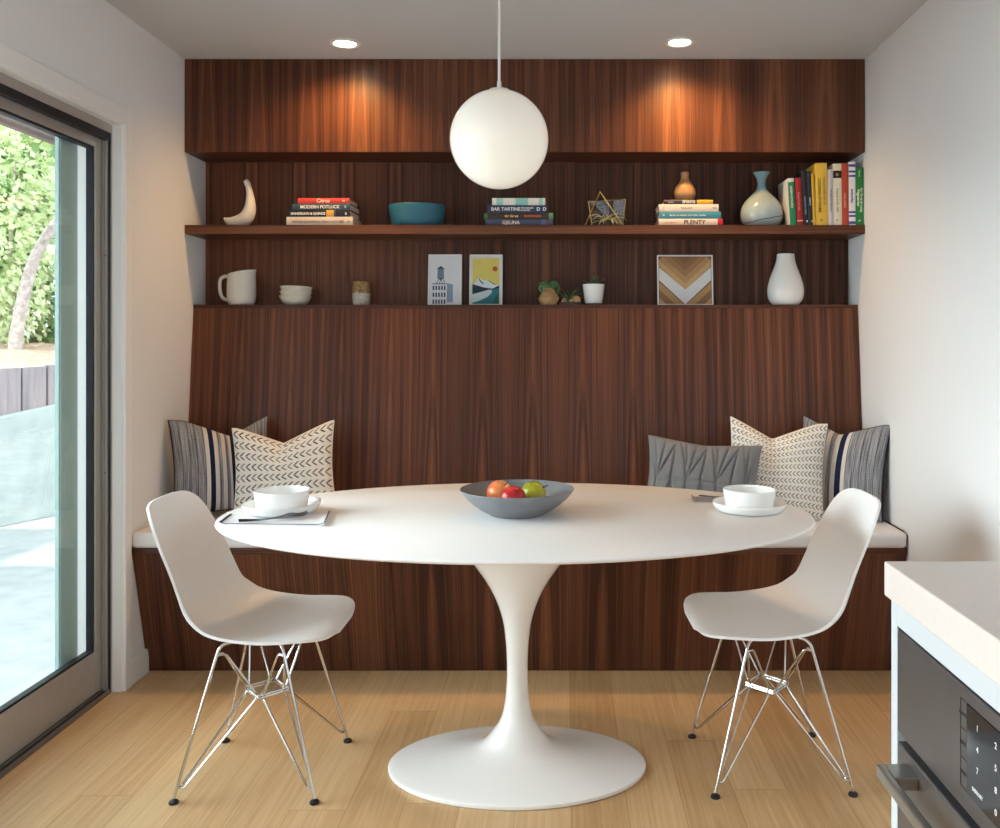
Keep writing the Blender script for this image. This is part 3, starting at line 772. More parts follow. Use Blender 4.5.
pillow('striped_pillow', .365, .368, .115, .050, M['stripe_b'], (1.078, 3.550, CT+.016), (-.12, .05, -.72), 'grey pillow with navy and cream stripes in the corner against the right wall', px=-.1)
def quilt(u, v):
    """stitched grooves: a horizontal line and fans of triangles"""
    d = 1.0
    vl = -.12
    d = min(d, abs(v-vl))
    P = .56
    q = (u+2.0) % P
    for cx, slope in ((.0,0),(.0,.16),(.0,.33)):
        if v > vl:
            for s in (-1, 0):
                d = min(d, abs(q-(cx+slope*(v-vl)/1.12*1.25)-s*P*-1)/1.15, abs(q-(P-.0)-slope*(v-vl)/1.12*1.25)/1.15 if s else 1)
            d = min(d, abs(q-(P*.47+.10*(v-vl)))/1.05, abs(q-P+.09*(v-vl))/1.05)
        else:
            d = min(d, abs(q-P*.0), abs(q-P), abs(q-(P*.5-.16*(vl-v))), abs(q-(P*.5+.16*(vl-v))), abs(q-P*.5))
    return .0105*math.exp(-(d/.017)**2)
pillow('quilted_pillow', .435, .295, .11, .014, M['quilt'], (.515, 3.415, CT+.026), (-.28, .085, -.10), 'grey lumbar pillow with stitched triangle quilting left of the chevron pillow', quilt=quilt)

# =================================================================== BOOKS
def cloth_mat(rgb): 
    key = 'cover_%d_%d_%d' % rgb
    if key not in M: M[key] = plain(key, lin(*rgb), .5, var=.04, scale=80)
    return M[key]
def book(w, th, dp, rgb, texts=(), bands=(), label='', group='', cat='book'):
    """local: spine faces -Y, its length along X (centred), thickness along Z from 0, depth along +Y"""
    t = thing('book', (0,0,0), label, cat, group)
    c = .0022 if th > .012 else .0014
    m = MB(); m.box((-w/2, 0, 0), (w/2, dp, c), .0005, 1); m.box((-w/2, 0, th-c), (w/2, dp, th), .0005, 1)
    n = 6; prof = [(-.0028*math.sin(PI*k/n), c*.0+th*k/n) for k in range(n+1)]
    m.rings([[(-w/2, y, z) for y, z in prof]+[(-w/2, c, th), (-w/2, c, 0)], [(w/2, y, z) for y, z in prof]+[(w/2, c, th), (w/2, c, 0)]])
    m.build('cover', cloth_mat(rgb), t, smooth=50)
    m = MB(); m.box((-w/2+.004, c+.001, c+.0002), (w/2-.004, dp-.004, th-c-.0002)); m.build('pages', M['pages'], t, smooth=0)
    for x0, x1, col in bands:
        m = MB(); m.rings([[(x0*w, y-.0003, z) for y, z in prof]+[(x0*w, 0, th), (x0*w, 0, 0)], [(x1*w, y-.0003, z) for y, z in prof]+[(x1*w, 0, th), (x1*w, 0, 0)]])
        m.build('spine_band', cloth_mat(col), t, smooth=50)
    for s, size, x, z, col, al in texts:
        m = MB(); text_into(m, s, size, x*w, -.0034, z*th, al, bold=.0004 if size > .012 else .0002)
        m.build('lettering', cloth_mat(col), t, smooth=0)
    return t
SH = 1.7272
def stack(items, group, y0=3.765):
    z = SH
    for xc, dy, rz, kw in items:                     # bottom first
        o = book(group=group, **kw); o.location = (xc, y0+dy, z); o.rotation_euler = (0,0,rz); z += kw['th']+.0004
W_ = (240,238,232)
stack([
 (-1.022, .0, -.012, dict(w=.278, th=.038, dp=.175, rgb=(206,196,186), texts=[('PROVISIONS FROM MY FRENCH KITCHEN', .0115, -.41, .36, (120,108,104), 'LEFT'), ('10', .017, .30, .30, (120,108,104), 'LEFT'), ('*', .016, .44, .26, (60,56,56), 'CENTER')], label='thick pale beige book at the bottom of the stack left of the blue bowl')),
 (-1.026, .004, -.02, dict(w=.262, th=.029, dp=.172, rgb=(22,24,36), texts=[('DANDELION & QUINCE', .0135, -.45, .32, W_, 'LEFT'), ('B', .014, .42, .3, (200,200,210), 'LEFT')], bands=[(.12,.24,(214,164,54)),(.24,.27,(70,70,110))], label='black book with a yellow spine picture, second from bottom in the left stack')),
 (-1.018, .010, -.03, dict(w=.245, th=.0265, dp=.165, rgb=(52,80,98), texts=[('MODERN POTLUCK', .0185, -.02, .26, W_, 'CENTER'), ('R', .014, .42, .3, (190,200,206), 'CENTER')], label='slate blue book under the red one in the left stack')),
 (-1.010, .014, -.02, dict(w=.216, th=.024, dp=.16, rgb=(214,66,58), texts=[('Citrus', .022, 0, .24, (250,226,214), 'CENTER'), ('m', .014, .40, .34, (250,226,214), 'CENTER')], label='red book lying on top of the stack left of the blue bowl')),
], 'books in the stack left of the blue bowl')
stack([
 (-.188, .0, 0, dict(w=.281, th=.027, dp=.175, rgb=(64,80,112), texts=[('GJELINA', .020, -.12, .27, W_, 'CENTER')], bands=[(.33,.40,(84,104,150)),(.40,.44,(96,66,92))], label='muted navy book at the bottom of the stack right of the blue bowl')),
 (-.190, .002, .0, dict(w=.288, th=.0275, dp=.172, rgb=(58,44,36), texts=[('the Great', .014, -.20, .34, (236,196,140), 'LEFT'), ('OUTDOORS', .0125, .08, .34, (204,110,62), 'LEFT')], bands=[(-.5,-.45,(48,110,70)),(.44,.5,(90,146,100))], label='brown book with green spine ends, second from bottom under the pendant globe')),
 (-.195, .004, .01, dict(w=.250, th=.032, dp=.168, rgb=(32,58,98), texts=[('BAR TARTINE', .020, -.44, .28, W_, 'LEFT'), ('TECHNIQUES', .0085, .06, .54, W_, 'LEFT'), ('& RECIPES', .0085, .06, .24, W_, 'LEFT'), ('D  D', .020, .32, .28, W_, 'LEFT')], label='dark blue book with white capitals under the striped teal one')),
 (-.190, .006, .0, dict(w=.222, th=.030, dp=.165, rgb=(226,228,222), bands=[(-.42,-.29,(150,204,204)),(-.06,.18,(142,200,200)),(.38,.46,(150,206,206))], label='white and teal striped book on top of the stack below the globe')),
], 'books in the stack right of the blue bowl')
stack([
 (.530, .0, 0, dict(w=.268, th=.030, dp=.175, rgb=(226,214,210), texts=[('PLENTY', .026, .06, .22, (28,26,30), 'CENTER'), ('OTTOLENGHI', .007, -.40, .40, (214,110,90), 'LEFT')], bands=[(.42,.5,(204,30,48))], label='white book with large black capitals at the bottom of the stack below the gourd')),
 (.528, .001, .0, dict(w=.256, th=.030, dp=.172, rgb=(62,142,166), texts=[('Eat in my kitchen: and other stories', .0105, -.34, .36, (226,240,244), 'LEFT'), ('>', .015, -.45, .3, W_, 'LEFT')], label='teal blue book in the stack below the gourd')),
 (.522, .003, .0, dict(w=.250, th=.0305, dp=.168, rgb=(232,214,208), texts=[('YEAR ONE', .010, -.04, .36, (150,130,126), 'CENTER'), (':', .018, -.42, .3, (90,80,80), 'CENTER'), ('CO', .010, .43, .36, (90,80,80), 'CENTER')], label='pale pink book second from the top below the gourd')),
 (.522, .006, .0, dict(w=.208, th=.0185, dp=.16, rgb=(52,46,68), texts=[('SPIRITS', .017, .0, .22, W_, 'CENTER'), ('distilled', .008, -.42, .3, (190,180,200), 'LEFT')], bands=[(.17,.49,(226,170,40))], label='thin dark purple and yellow book directly under the wooden gourd')),
], 'books in the stack below the wooden gourd')
# upright row on the right: x of the spine's left edge at its foot, width, height, lean
row = [
 (.936,.026,.195,-.060,(18,128,88),[('GREEN KITCHEN', .012, -.1, .30, W_, 'CENTER')],[(-.5,-.42,(214,222,216))],'leaning white and green book next to the celadon vase'),
 (.965,.025,.197,-.052,(150,26,32),[('Street Food Asia', .011, .0, .32, (226,150,140), 'CENTER')],[(.40,.42,(230,210,200))],'dark red book second in the upright row after the vase'),
 (.9915,.0215,.228,-.045,(22,26,40),[('HEIRLOOM TABLE', .0095, .14, .32, (120,160,190), 'CENTER'), ('"', .024, .43, .0, W_, 'CENTER')],[],'navy upright book just right of the dark red one'),
 (1.014,.0165,.224,-.042,(28,38,58),[('NORTH', .009, .06, .30, (214,218,226), 'CENTER'), ('"', .022, .43, .0, W_, 'CENTER')],[],'slim blue-black upright book beside the thin yellow one'),
 (1.0315,.0115,.214,-.040,(204,166,40),[],[],'thinnest yellow upright book left of the thick yellow volume'),
 (1.0440,.0500,.258,-.022,(222,186,70),[('THE SOUTHERN ART OF', .0105, -.05, .64, (120,90,30), 'CENTER'), ('COOKING AT HOME', .0150, .02, .22, (96,72,26), 'CENTER'), ('o', .016, .42, .36, (110,84,30), 'CENTER')],[],'thick yellow upright book in the middle of the row'),
 (1.0950,.0215,.232,-.016,(198,196,206),[('THE PERFECT PANTRY', .0095, .05, .34, (96,96,108), 'CENTER')],[],'slim pale grey upright book right of the thick yellow volume'),
 (1.1172,.0345,.256,-.014,(224,220,198),[('Seasons at the table', .0125, .10, .34, (150,140,110), 'CENTER'), ('.', .04, .42, .3, (30,28,26), 'CENTER'), ('O', .014, -.32, .32, (236,200,90), 'CENTER')],[(-.385,-.265,(26,24,24))],'cream upright book with a black square near its top'),
 (1.1524,.0275,.258,-.010,(178,66,40),[('simply ordinary', .010, .1, .30, (230,180,160), 'CENTER')],[],'rust-red upright book beside the checked one'),
 (1.1804,.0275,.264,-.004,(232,230,238),[('everyday', .016, .04, .28, (40,52,120), 'CENTER')],[(-.46,-.42,(52,70,150)),(-.36,-.33,(52,70,150)),(-.29,-.26,(52,70,150)),(.28,.31,(52,70,150)),(.34,.37,(52,70,150)),(.44,.48,(52,70,150))],'blue and white checked upright book left of the green one'),
 (1.2085,.0310,.238,.0,(20,128,62),[('The Great Everyday', .0125, .06, .60, (214,236,214), 'CENTER'), ('Vegetarian', .0165, .02, .16, (236,246,232), 'CENTER'), ('Bittman', .0085, -.40, .36, (190,226,190), 'CENTER'), ('8', .016, .42, .30, (180,220,180), 'CENTER')],[],'bright green upright book at the wall end of the row'),
]
for x, th, hgt, lean, rgb, tx, bd, lab in row:
    o = book(hgt, th, .165, rgb, tx, bd, lab, 'upright books at the right end of the shelf')
    for c in [q for q in bpy.data.objects if q.parent == o]:      # stand it up: length down the spine
        Mx = Matrix.Translation((0, 0, hgt/2)) @ Matrix.Rotation(PI/2, 4, 'Y')
        c.data.transform(Mx)
    if rgb == (18,128,88):
        m = MB(); m.box((-.0012, .001, .001), (0, .164, hgt-.001)); m.build('jacket', cloth_mat((222,220,220)), o, smooth=0)
    o.location = (x+.006, 3.744+.004*random.random(), SH+.0004-min(0, 0)); o.rotation_euler = (0, lean, 0)
    if lean < 0: o.location.z = SH+.0006+abs(math.sin(lean))*0.0

# =================================================================== SHELF OBJECTS
# white crescent sculpture
m = MB()
S = catmull([(-.062,.0,.040,.004,.010),(-.052,.0,.032,.012,.012),(-.030,.0,.024,.022,.020),(-.002,.0,.026,.027,.027),(.028,.0,.040,.030,.032),(.044,.0,.070,.026,.030),(.048,.0,.105,.020,.024),(.046,.0,.140,.015,.018),(.040,.0,.172,.012,.014),(.033,.0,.190,.0125,.0135),(.026,.0,.199,.009,.008),(.024,.0,.201,.002,.002)], 66)
rs = []
for i, (x, y, z, a, bq) in enumerate(S):
    p, q = S[max(i-1,0)], S[min(i+1, len(S)-1)]
    tx, tz = q[0]-p[0], q[2]-p[2]; L = math.hypot(tx, tz) or 1; nx, nz = -tz/L, tx/L
    rs.append([(x+nx*a*math.cos(2*PI*k/24), bq*math.sin(2*PI*k/24), max(0.0, z+nz*a*math.cos(2*PI*k/24))) for k in range(24)])
m.rings(rs)
tag(m.build('sculpture', M['ceramic_white'], None, (-1.379, 3.82, SH), smooth=80), 'white crescent-shaped ceramic sculpture at the left end of the shelf', 'sculpture')
# blue bowl
m = MB(); pr = [(0,.0),(.096,.0),(.105,.004),(.112,.030),(.118,.066),(.121,.092),(.1195,.0935),(.117,.092),(.113,.066),(.107,.032),(.099,.010),(0,.008)]
m.lathe(pr, (0,0,0), 64, cap0=False, cap1=False, sy=.85)
tag(m.build('blue_bowl', M['teal'], None, (-.625, 3.83, SH), smooth=50, weld=1e-5), 'straight-sided teal blue bowl between two book stacks on the shelf', 'bowl')
# brass terrarium
def air_plant(mb, n, L, w, up=.6, seed=1, c=(0,0,0), curl=1.3):
    r = random.Random(seed)
    for k in range(n):
        a = 2*PI*k/n*2.4+r.uniform(-.3,.3); e = up+r.uniform(-.35,.45); l = L*r.uniform(.7,1.1)
        p = Vector(c); th = e; pts = [p.copy()]
        for s in range(9):
            p = p+Vector((math.cos(a)*math.cos(th), math.sin(a)*math.cos(th), math.sin(th)))*l/9
            if p.z < .003: p.z = .003
            th -= curl/9*(1+.8*s/9); pts.append(p.copy())
        mb.tube(pts, w, 6, [1,1,.95,.88,.8,.7,.58,.45,.3,.08], .45)
    return mb
t = thing('terrarium', (.176, 3.845, SH), 'open brass wire terrarium holding a silvery air plant on the shelf', 'terrarium')
Lf, Rf, Ap = (-.088,-.062,.003), (.074,-.062,.003), (-.024,-.040,.150)
TL, TR, BR, BL = (-.070,.055,.124), (.091,.050,.132), (.078,.058,.003), (-.052,.058,.003)
m = MB()
for a, c in ((Lf,Ap),(Rf,Ap),(Lf,Rf),(TL,TR),(TR,BR),(BR,BL),(BL,TL),(Lf,BL),(Rf,BR)): m.tube([a, c], .0022, 8)
m.build('brass_frame', M['brass'], t)
m = MB(); v = [m.bm.verts.new(p) for p in (TL,TR,BR,BL)]; f = m._f(v); ex = bmesh.ops.extrude_face_region(m.bm, geom=[f]); bmesh.ops.translate(m.bm, verts=[q for q in ex['geom'] if isinstance(q, bmesh.types.BMVert)], vec=(0,.002,0))
m.build('glass_pane', M['glass_clear'], t, smooth=0)
m = MB(); air_plant(m, 30, .105, .0055, .95, 4, (0,0,.012), 1.7); 
tag(m.build('air_plant', M['leaf_grey'], None, (.181, 3.835, SH+.001), smooth=60), 'silvery spiky air plant inside the brass terrarium', 'plant')
# wooden gourd vase
GZ = 1.10; m = MB(); pr = [(0,0),(.022,.0),(.033,.006),(.0425,.022),(.0435,.038),(.038,.056),(.026,.072),(.0175,.086),(.0155,.098),(.0168,.108),(.0155,.1135),(.011,.1145),(.009,.108),(.009,.09),(0,.088)]
m.lathe(catmull([(r*1.03, z*GZ) for r, z in pr], 60), (0,0,0), 40, cap0=False, cap1=False)
zg = SH+.030*2+.0305+.0185+.0016+.0008
tag(m.build('gourd_vase', M['tanwood'], None, (.515, 3.835, zg), smooth=70, weld=1e-5), 'small turned wooden gourd vase on top of the third book stack', 'vase')
# celadon vase
def celadon():
    t = NT('celadon_glaze'); x, y, z = t.sep(t.coord()); n = t.noise(t.coord(), 7, 3)
    f = t.math('ADD', t.math('MULTIPLY', z, 3.2), t.math('ADD', t.math('MULTIPLY', t.math('SUBTRACT', n, .5), .35), t.math('MULTIPLY', x, -.8)))
    col = t.ramp(f, [(.0, lin(140,152,156)), (.07, lin(158,174,180)), (.25, lin(166,186,192)), (.42, lin(164,178,180)), (.52, lin(118,154,166)), (.8, lin(128,164,176))])
    ln = t.math('ABSOLUTE', t.math('SUBTRACT', t.math('ADD', z, t.math('ADD', t.math('MULTIPLY', x, -.22), t.math('MULTIPLY', n, .02))), .042))
    col = t.mix(t.math('LESS_THAN', ln, .0016), col, lin(70,80,82))
    return t.set(col, .18, 0, .5)
M['celadon'] = celadon()
m = MB(); pr = [(0,.003),(.050,.003),(.055,0),(.068,.004),(.083,.026),(.0885,.054),(.085,.084),(.070,.113),(.047,.138),(.027,.158),(.0185,.178),(.0175,.196),(.022,.213),(.0305,.228),(.036,.236),(.034,.2365),(.028,.229),(.019,.213),(.0145,.19),(.015,.17),(0,.165)]
m.lathe(catmull(pr, 90), (0,0,0), 56, cap0=False, cap1=False)
tag(m.build('celadon_vase', M['celadon'], None, (.843, 3.842, SH), smooth=70, weld=1e-5), 'pale blue-green bottle vase with flared lip left of the upright books', 'vase')
# ---- lower ledge
LZ, LY = 1.4002, 3.885
t = thing('pitcher', (-1.392, LY, LZ), 'white ceramic pitcher at the left end of the lower ledge', 'pitcher')
sp = lambda a, z: (.012*(z/.135)**2*math.cos(a)+.010*max(0, math.cos(a))**8) if z > .1 else 0
m = MB(); pr = [(0,.0),(.044,.0),(.054,.007),(.0595,.030),(.0600,.08),(.0570,.130),(.0565,.139),(.056,.138),(.057,.09),(.057,.03),(.05,.008),(0,.006)]
P_ = catmull(pr, 60)
rs = []
for r, z in P_:
    ring = []
    for i in range(56):
        a = 2*PI*i/56; k = r+.006*max(0, math.cos(a))**14*max(0, (z-.115)/.025)**1.5 if r > .03 else r
        ring.append((k*math.cos(a), k*math.sin(a), z+(.010*math.cos(a)*max(0,(z-.08)/.06)**1.5 if z > .08 else 0)))
    rs.append(ring)
m.rings(rs, cap0=False, cap1=False)
m.build('body', M['ceramic_white'], t, smooth=70, weld=1e-5)
m = MB(); m.tube(catmull([(-.055,0,.122),(-.075,0,.124),(-.090,0,.112),(-.094,0,.085),(-.090,0,.05),(-.079,0,.030),(-.057,0,.022)], 30), .0062, 12, None, 1.2); m.build('handle', M['ceramic_white'], t)
labs = ['bottom cream bowl of the small stack on the lower ledge', 'middle cream bowl of the small stack on the lower ledge', 'top cream bowl of the small stack on the lower ledge']
m = MB(); pr = [(0,.002),(.034,.002),(.037,0),(.042,.002),(.056,.014),(.0635,.028),(.0675,.0395),(.0655,.040),(.061,.029),(.053,.016),(.040,.006),(0,.005)]
m.lathe(catmull(pr, 48), (0,0,0), 48, cap0=False, cap1=False)
b0 = m.build('small_bowl', M['ceramic_cream'], None, (-1.159, LY, LZ), smooth=70, weld=1e-5)
for k in range(3):
    o = b0 if k == 0 else copy_tree(b0)
    o.location = (-1.159+.001*k, LY, LZ+.0190*k); o.rotation_euler = (0, .02*k, .5*k); tag(o, labs[k], 'bowl', 'cream bowls stacked on the ledge')
def drip():
    t = NT('drip_glaze'); x, y, z = t.sep(t.coord())
    n = t.noise(t.comb(t.math('MULTIPLY', x, 60.0), t.math('MULTIPLY', y, 60.0), t.math('MULTIPLY', z, 8.0)), 1.0, 3)
    f = t.math('ADD', z, t.math('MULTIPLY', t.math('SUBTRACT', n, .5), .035))
    sp = t.noise(t.coord(), 120, 2)
    top = t.ramp(sp, [(.35, lin(120,92,58)), (.65, lin(164,132,88))]); low = t.ramp(sp, [(.35, lin(168,160,146)), (.65, lin(196,190,178))])
    return t.set(t.mix(t.math('GREATER_THAN', f, .052), low, top), .4, 0, .4)
M['drip'] = drip()
m = MB(); pr = [(0,.0),(.032,.0),(.036,.005),(.0385,.03),(.0385,.065),(.0365,.092),(.035,.1015),(.033,.101),(.0345,.09),(.0355,.05),(.033,.01),(0,.008)]
m.lathe(catmull(pr, 52), (0,0,0), 40, cap0=False, cap1=False)
tag(m.build('tumbler', M['drip'], None, (-.875, LY, LZ), smooth=70, weld=1e-5), 'small stoneware tumbler with brown drip glaze over a grey base', 'cup')
# framed prints
def pic(name, x, w, h, label, draw, tilt=-.10, frame=M['trim'], fw=.006, backm=None):
    t = thing(name, (x, 3.908, LZ+.0006), label, 'framed picture', None, (tilt,0,0))
    m = MB(); d = .014
    m.box((-w/2,0,0), (-w/2+fw,d,h), .001, 1); m.box((w/2-fw,0,0), (w/2,d,h), .001, 1); m.box((-w/2+fw,0,0), (w/2-fw,d,fw), .001, 1); m.box((-w/2+fw,0,h-fw), (w/2-fw,d,h), .001, 1)
    m.build('frame', frame, t, smooth=0)
    m = MB(); m.box((-w/2+fw,.006,fw), (w/2-fw,d,h-fw)); m.build('backing', backm or M['print_paper'], t, smooth=0)
    draw(t, w, h); return t
M['print_paper'] = plain('print_paper', lin(222,224,228), .7, var=.01)
def flat(t, name, polys, col, w, h, y=.0055, k=0):
    m = MB()
    for p in polys: m.prism([(-w/2+a*w, c*h) for a, c in p], y-.0004*k, .0061)
    m.build(name, plain('ink_%d_%d_%d' % col, lin(*col), .7, var=.03), t, smooth=0)
def tower(t, w, h):
    flat(t, 'tank', [[(.27,.53),(.47,.53),(.46,.72),(.28,.72)]], (112,132,152), w, h)
    dk = [[(.25,.715),(.49,.715),(.37,.775)], [(.29,.53),(.45,.53),(.37,.49)]]
    for a, c, e, g in ((.24,.43,.31,.53),(.33,.43,.36,.51),(.41,.43,.38,.51),(.49,.43,.43,.53)): dk.append([(a,c),(a+.018,c),(e+.018,g),(e,g)])
    dk.append([(.13,.415),(.56,.415),(.56,.43),(.13,.43)])
    for r in range(3):
        for k in range(5): dk.append([(.14+k*.083,.30-r*.135),(.185+k*.083,.30-r*.135),(.185+k*.083,.385-r*.135),(.14+k*.083,.385-r*.135)])
    flat(t, 'drawing', dk, (52,64,86), w, h)
    flat(t, 'side_wall', [[(.56,.06),(.74,.06),(.74,.41),(.56,.435)]], (138,156,180), w, h)
pic('tower_print', -.519, .147, .225, 'white framed print of a rooftop water tower on the lower ledge', tower)
def mountain(t, w, h):
    flat(t, 'sky', [[(.09,.30),(.90,.30),(.90,.93),(.09,.93)]], (222,206,110), w, h)
    flat(t, 'sun', [[(.77+.075*math.cos(2*PI*k/24), .72+.049*math.sin(2*PI*k/24)) for k in range(24)]], (196,104,48), w, h, k=1)
    flat(t, 'snow', [[(.09,.38),(.20,.47),(.28,.55),(.34,.53),(.42,.49),(.50,.50),(.62,.47),(.74,.42),(.86,.39),(.90,.40),(.90,.30),(.09,.30)]], (214,226,232), w, h, k=2)
    flat(t, 'ridge', [[(.28,.55),(.34,.49),(.45,.42),(.40,.42),(.30,.48)], [(.55,.50),(.66,.46),(.82,.40),(.74,.41),(.60,.47)]], (46,78,98), w, h, k=3)
    flat(t, 'forest', [[(.09,.22),(.50,.29),(.90,.30),(.90,.395),(.70,.33),(.45,.35),(.25,.39),(.09,.42)]], (30,50,66), w, h, k=3)
    flat(t, 'lake', [[(.09,.03),(.90,.03),(.90,.34),(.70,.315),(.45,.26),(.09,.20)]], (44,120,130), w, h, k=4)
    flat(t, 'river', [[(.09,.05),(.30,.09),(.55,.17),(.68,.25),(.68,.30),(.58,.31),(.40,.27),(.09,.22)]], (206,220,222), w, h, k=5)
    flat(t, 'meadow', [[(.70,.03),(.90,.03),(.90,.26),(.80,.18)]], (34,104,72), w, h, k=5)
pic('mountain_print', -.340, .144, .224, 'white framed print of snowy mountains under a yellow sky', mountain)
def chev(t, w, h):
    def piece(s):
        """stripes of wood laid at 45 degrees, mirrored"""
        f = lambda a: .5+s*a
        light = [[(f(0),.30),(f(.46),.73),(f(.46),.55),(f(0),.02)]]
        return light
    flat(t, 'white_band', [[(.5,.02),(.965,.50),(.965,.76),(.5,.315),(.035,.76),(.035,.50)]], (226,226,226), w, h, k=2)
    cs = [(206,166,116),(188,146,98),(168,126,86),(150,110,76),(138,100,70)]
    for k in range(5):
        a0 = .315+k*.13; a1 = a0+.126
        def up(z): return z
        pl = []
        for s in (-1, 1):
            q = [(.5, a0),(.5, min(a1, .965))]
            xe1 = min(.465, .965-a1) if a1 < .965 else 0; xe0 = min(.465, .965-a0)
            q += [(.5+s*xe1, min(a1+xe1, .965)), (.5+s*xe0, min(a0+xe0, .965))]
            if xe0 == .465 and xe1 == .465: pass
            pl.append(q)
        for q in pl: flat(t, 'wood_strip', [q], cs[k], w, h, k=1)
    for k in range(3):
        pl = []
        for s in (-1, 1):
            o0 = .035+k*.155; o1 = o0+.15
            pl.append([(.5+s*min(.465, o0), .035),(.5+s*min(.465, o1), .035),(.965 if s > 0 else .035, max(.035, .035+.465-o1)),(.965 if s > 0 else .035, max(.035, .035+.465-o0))])
        for q in pl: flat(t, 'wood_strip', [q], cs[(k*2+1) % 5], w, h, k=1)
M['art_back'] = plain('art_backing', lin(120,84,54), .6, var=.1)
pic('wooden_art', .528, .243, .222, 'square wooden panel with a white chevron in a thin white frame', chev, frame=M['trim'], fw=.006, backm=M['art_back'])
# faceted wooden holder with air plant
t = thing('faceted_planter', (-.066, LY-.004, LZ), 'faceted pale wood planter with a curly air plant on the lower ledge', 'planter')
m = MB()
def hexring(r, z, off): return [(r*math.cos(2*PI*k/6+off), r*math.sin(2*PI*k/6+off), z) for k in range(6)]
r0, r1, r2 = hexring(.034,0,.2), hexring(.049,.030,.72), hexring(.018,.074,.2)
v0, v1, v2 = [[m.bm.verts.new(p) for p in r] for r in (r0, r1, r2)]
for k in range(6):
    j = (k+1) % 6
    m._f([v0[k], v0[j], v1[k]]); m._f([v0[j], v1[j], v1[k]]); m._f([v1[k], v1[j], v2[j]]); m._f([v1[k], v2[j], v2[k]])
m._f(v0[::-1]); m._f(v2)
m.build('holder', M['palewood'], t, smooth=0)
m = MB(); air_plant(m, 22, .100, .0066, 1.35, 8, (0,0,.070), 3.4); m.build('leaves', M['leaf_green'], t)
# small plant on a stone tray
t = thing('tray_plant', (.026, LY-.016, LZ), 'dark spiky little plant on a flat stone dish between planter and white pot', 'plant')
m = MB(); m.lathe([(0,0),(.036,0),(.045,.006),(.047,.012),(.042,.013),(.034,.009),(0,.008)], (0,0,0), 28, cap0=False, cap1=False, sy=.75); m.build('dish', M['stone'], t)
m = MB()
for k, (x, y, r) in enumerate(((.026,-.004,.019),(-.024,.002,.013),(.006,-.02,.010))):
    m.lathe([(.0005,.010),(r,.014),(r*1.05,.010+r*.7),(r*.75,.010+r*1.35),(.0005,.010+r*1.6)], (x,y,0), 12)
m.build('pebble', M['tanwood'], t)
m = MB(); air_plant(m, 24, .092, .0042, 1.0, 15, (-.004,0,.012), .9); m.build('leaves', M['leaf_dark'], t)
# white pot with succulent
t = thing('potted_succulent', (.128, LY, LZ), 'small succulent in a white tapered pot left of the wooden panel', 'potted plant')
m = MB(); m.lathe([(.001,.008),(.036,.008),(.038,.011),(.0475,.088),(.047,.090),(.044,.089),(.041,.072),(.001,.070)], (0,0,0), 44, cap0=False, cap1=False); m.build('pot', M['porcelain'], t)
m = MB(); m.lathe([(.001,0),(.031,0),(.033,.0085),(.001,.0085)], (0,0,0), 32); m.build('foot', M['stone'], t)
m = MB(); m.lathe([(.001,.077),(.0415,.076),(.0415,.070),(.001,.070)], (0,0,0), 30); m.build('soil', M['soil'], t)
m = MB(); air_plant(m, 20, .056, .0068, 1.05, 21, (0,0,.078), .4); m.build('leaves', M['leaf_dark'], t)
# white vase
m = MB(); pr = [(0,.002),(.040,.002),(.046,0),(.056,.003),(.071,.022),(.0775,.050),(.076,.080),(.066,.118),(.052,.155),(.042,.185),(.0375,.212),(.037,.219),(.0345,.2195),(.034,.21),(.039,.18),(.05,.15),(0,.14)]
m.lathe(catmull(pr, 80), (0,0,0), 56, cap0=False, cap1=False)
tag(m.build('white_vase', M['porcelain'], None, (.955, LY-.005, LZ), smooth=70, weld=1e-5), 'plain white pear-shaped vase at the right end of the lower ledge', 'vase')

# =================================================================== KITCHEN COUNTER
IX, IY = .485, 1.364
t = thing('kitchen_island', (IX, IY, 0), 'white kitchen island with a quartz top and built-in drawer appliance', 'kitchen island')
m = MB(); m.box((0, -2.2, .8635), (1.0, 0, .915), .002, 2); m.build('worktop', M['counter'], t, smooth=0)
fx = .004
m = MB(); m.box((fx, -.042, 0), (.98, -.019, .8630), .001, 1)
m.box((fx, -2.15, .831), (.03, -.042, .863)); m.box((.035, -2.15, .10), (.98, -.042, .862)); m.box((.06,-2.15,0), (.98,-.042,.10)); m.box((fx,-2.15,0), (.03,-.72,.831), .001, 1)
m.build('carcass', M['cab_white'], t, smooth=0)
ap = thing('drawer_microwave', (IX+fx, IY-.045, .40), 'stainless drawer appliance with dark control glass set into the island', 'microwave drawer')
y0, y1 = -.67, -.002
m = MB(); m.box((-.002, y0, .278), (.03, y1, .428), .003, 2); m.build('control_fascia', M['steel'], ap, smooth=0)
m = MB(); m.box((.012, y0, .262), (.03, y1, .279)); m.build('vent_gap', M['black'], ap, smooth=0)
m = MB(); m.box((-.002, y0, -.12), (.03, y1, .264), .003, 2); dr = m.build('drawer_front', M['steel'], ap, smooth=0)
m = MB()
m.box((-.046, y0+.04, .231), (-.034, -.040, .249), .003, 2)
for yy in (-.083, y0+.06): m.box((-.036, yy, .230), (-.001, yy+.043, .2485), .002, 2)
m.build('handle', M['steel_light'], dr, smooth=0)
m = MB(); m.box((-.0032, -.56, .302), (-.001, -.232, .412), .0008, 1); cg = m.build('control_glass', M['black_glass'], ap, smooth=0)
m = MB(); 
for k in range(4):
    z = .304+k*.0357
    m.box((-.0026, -.2305, z), (-.0018, -.2145, z+.001))
m.box((-.0026, -.2150, .304), (-.0018, -.2140, .412)); m.build('outline', M['black'], ap, smooth=0)
MY = Matrix.Rotation(-PI/2, 4, 'Z')
m = MB()
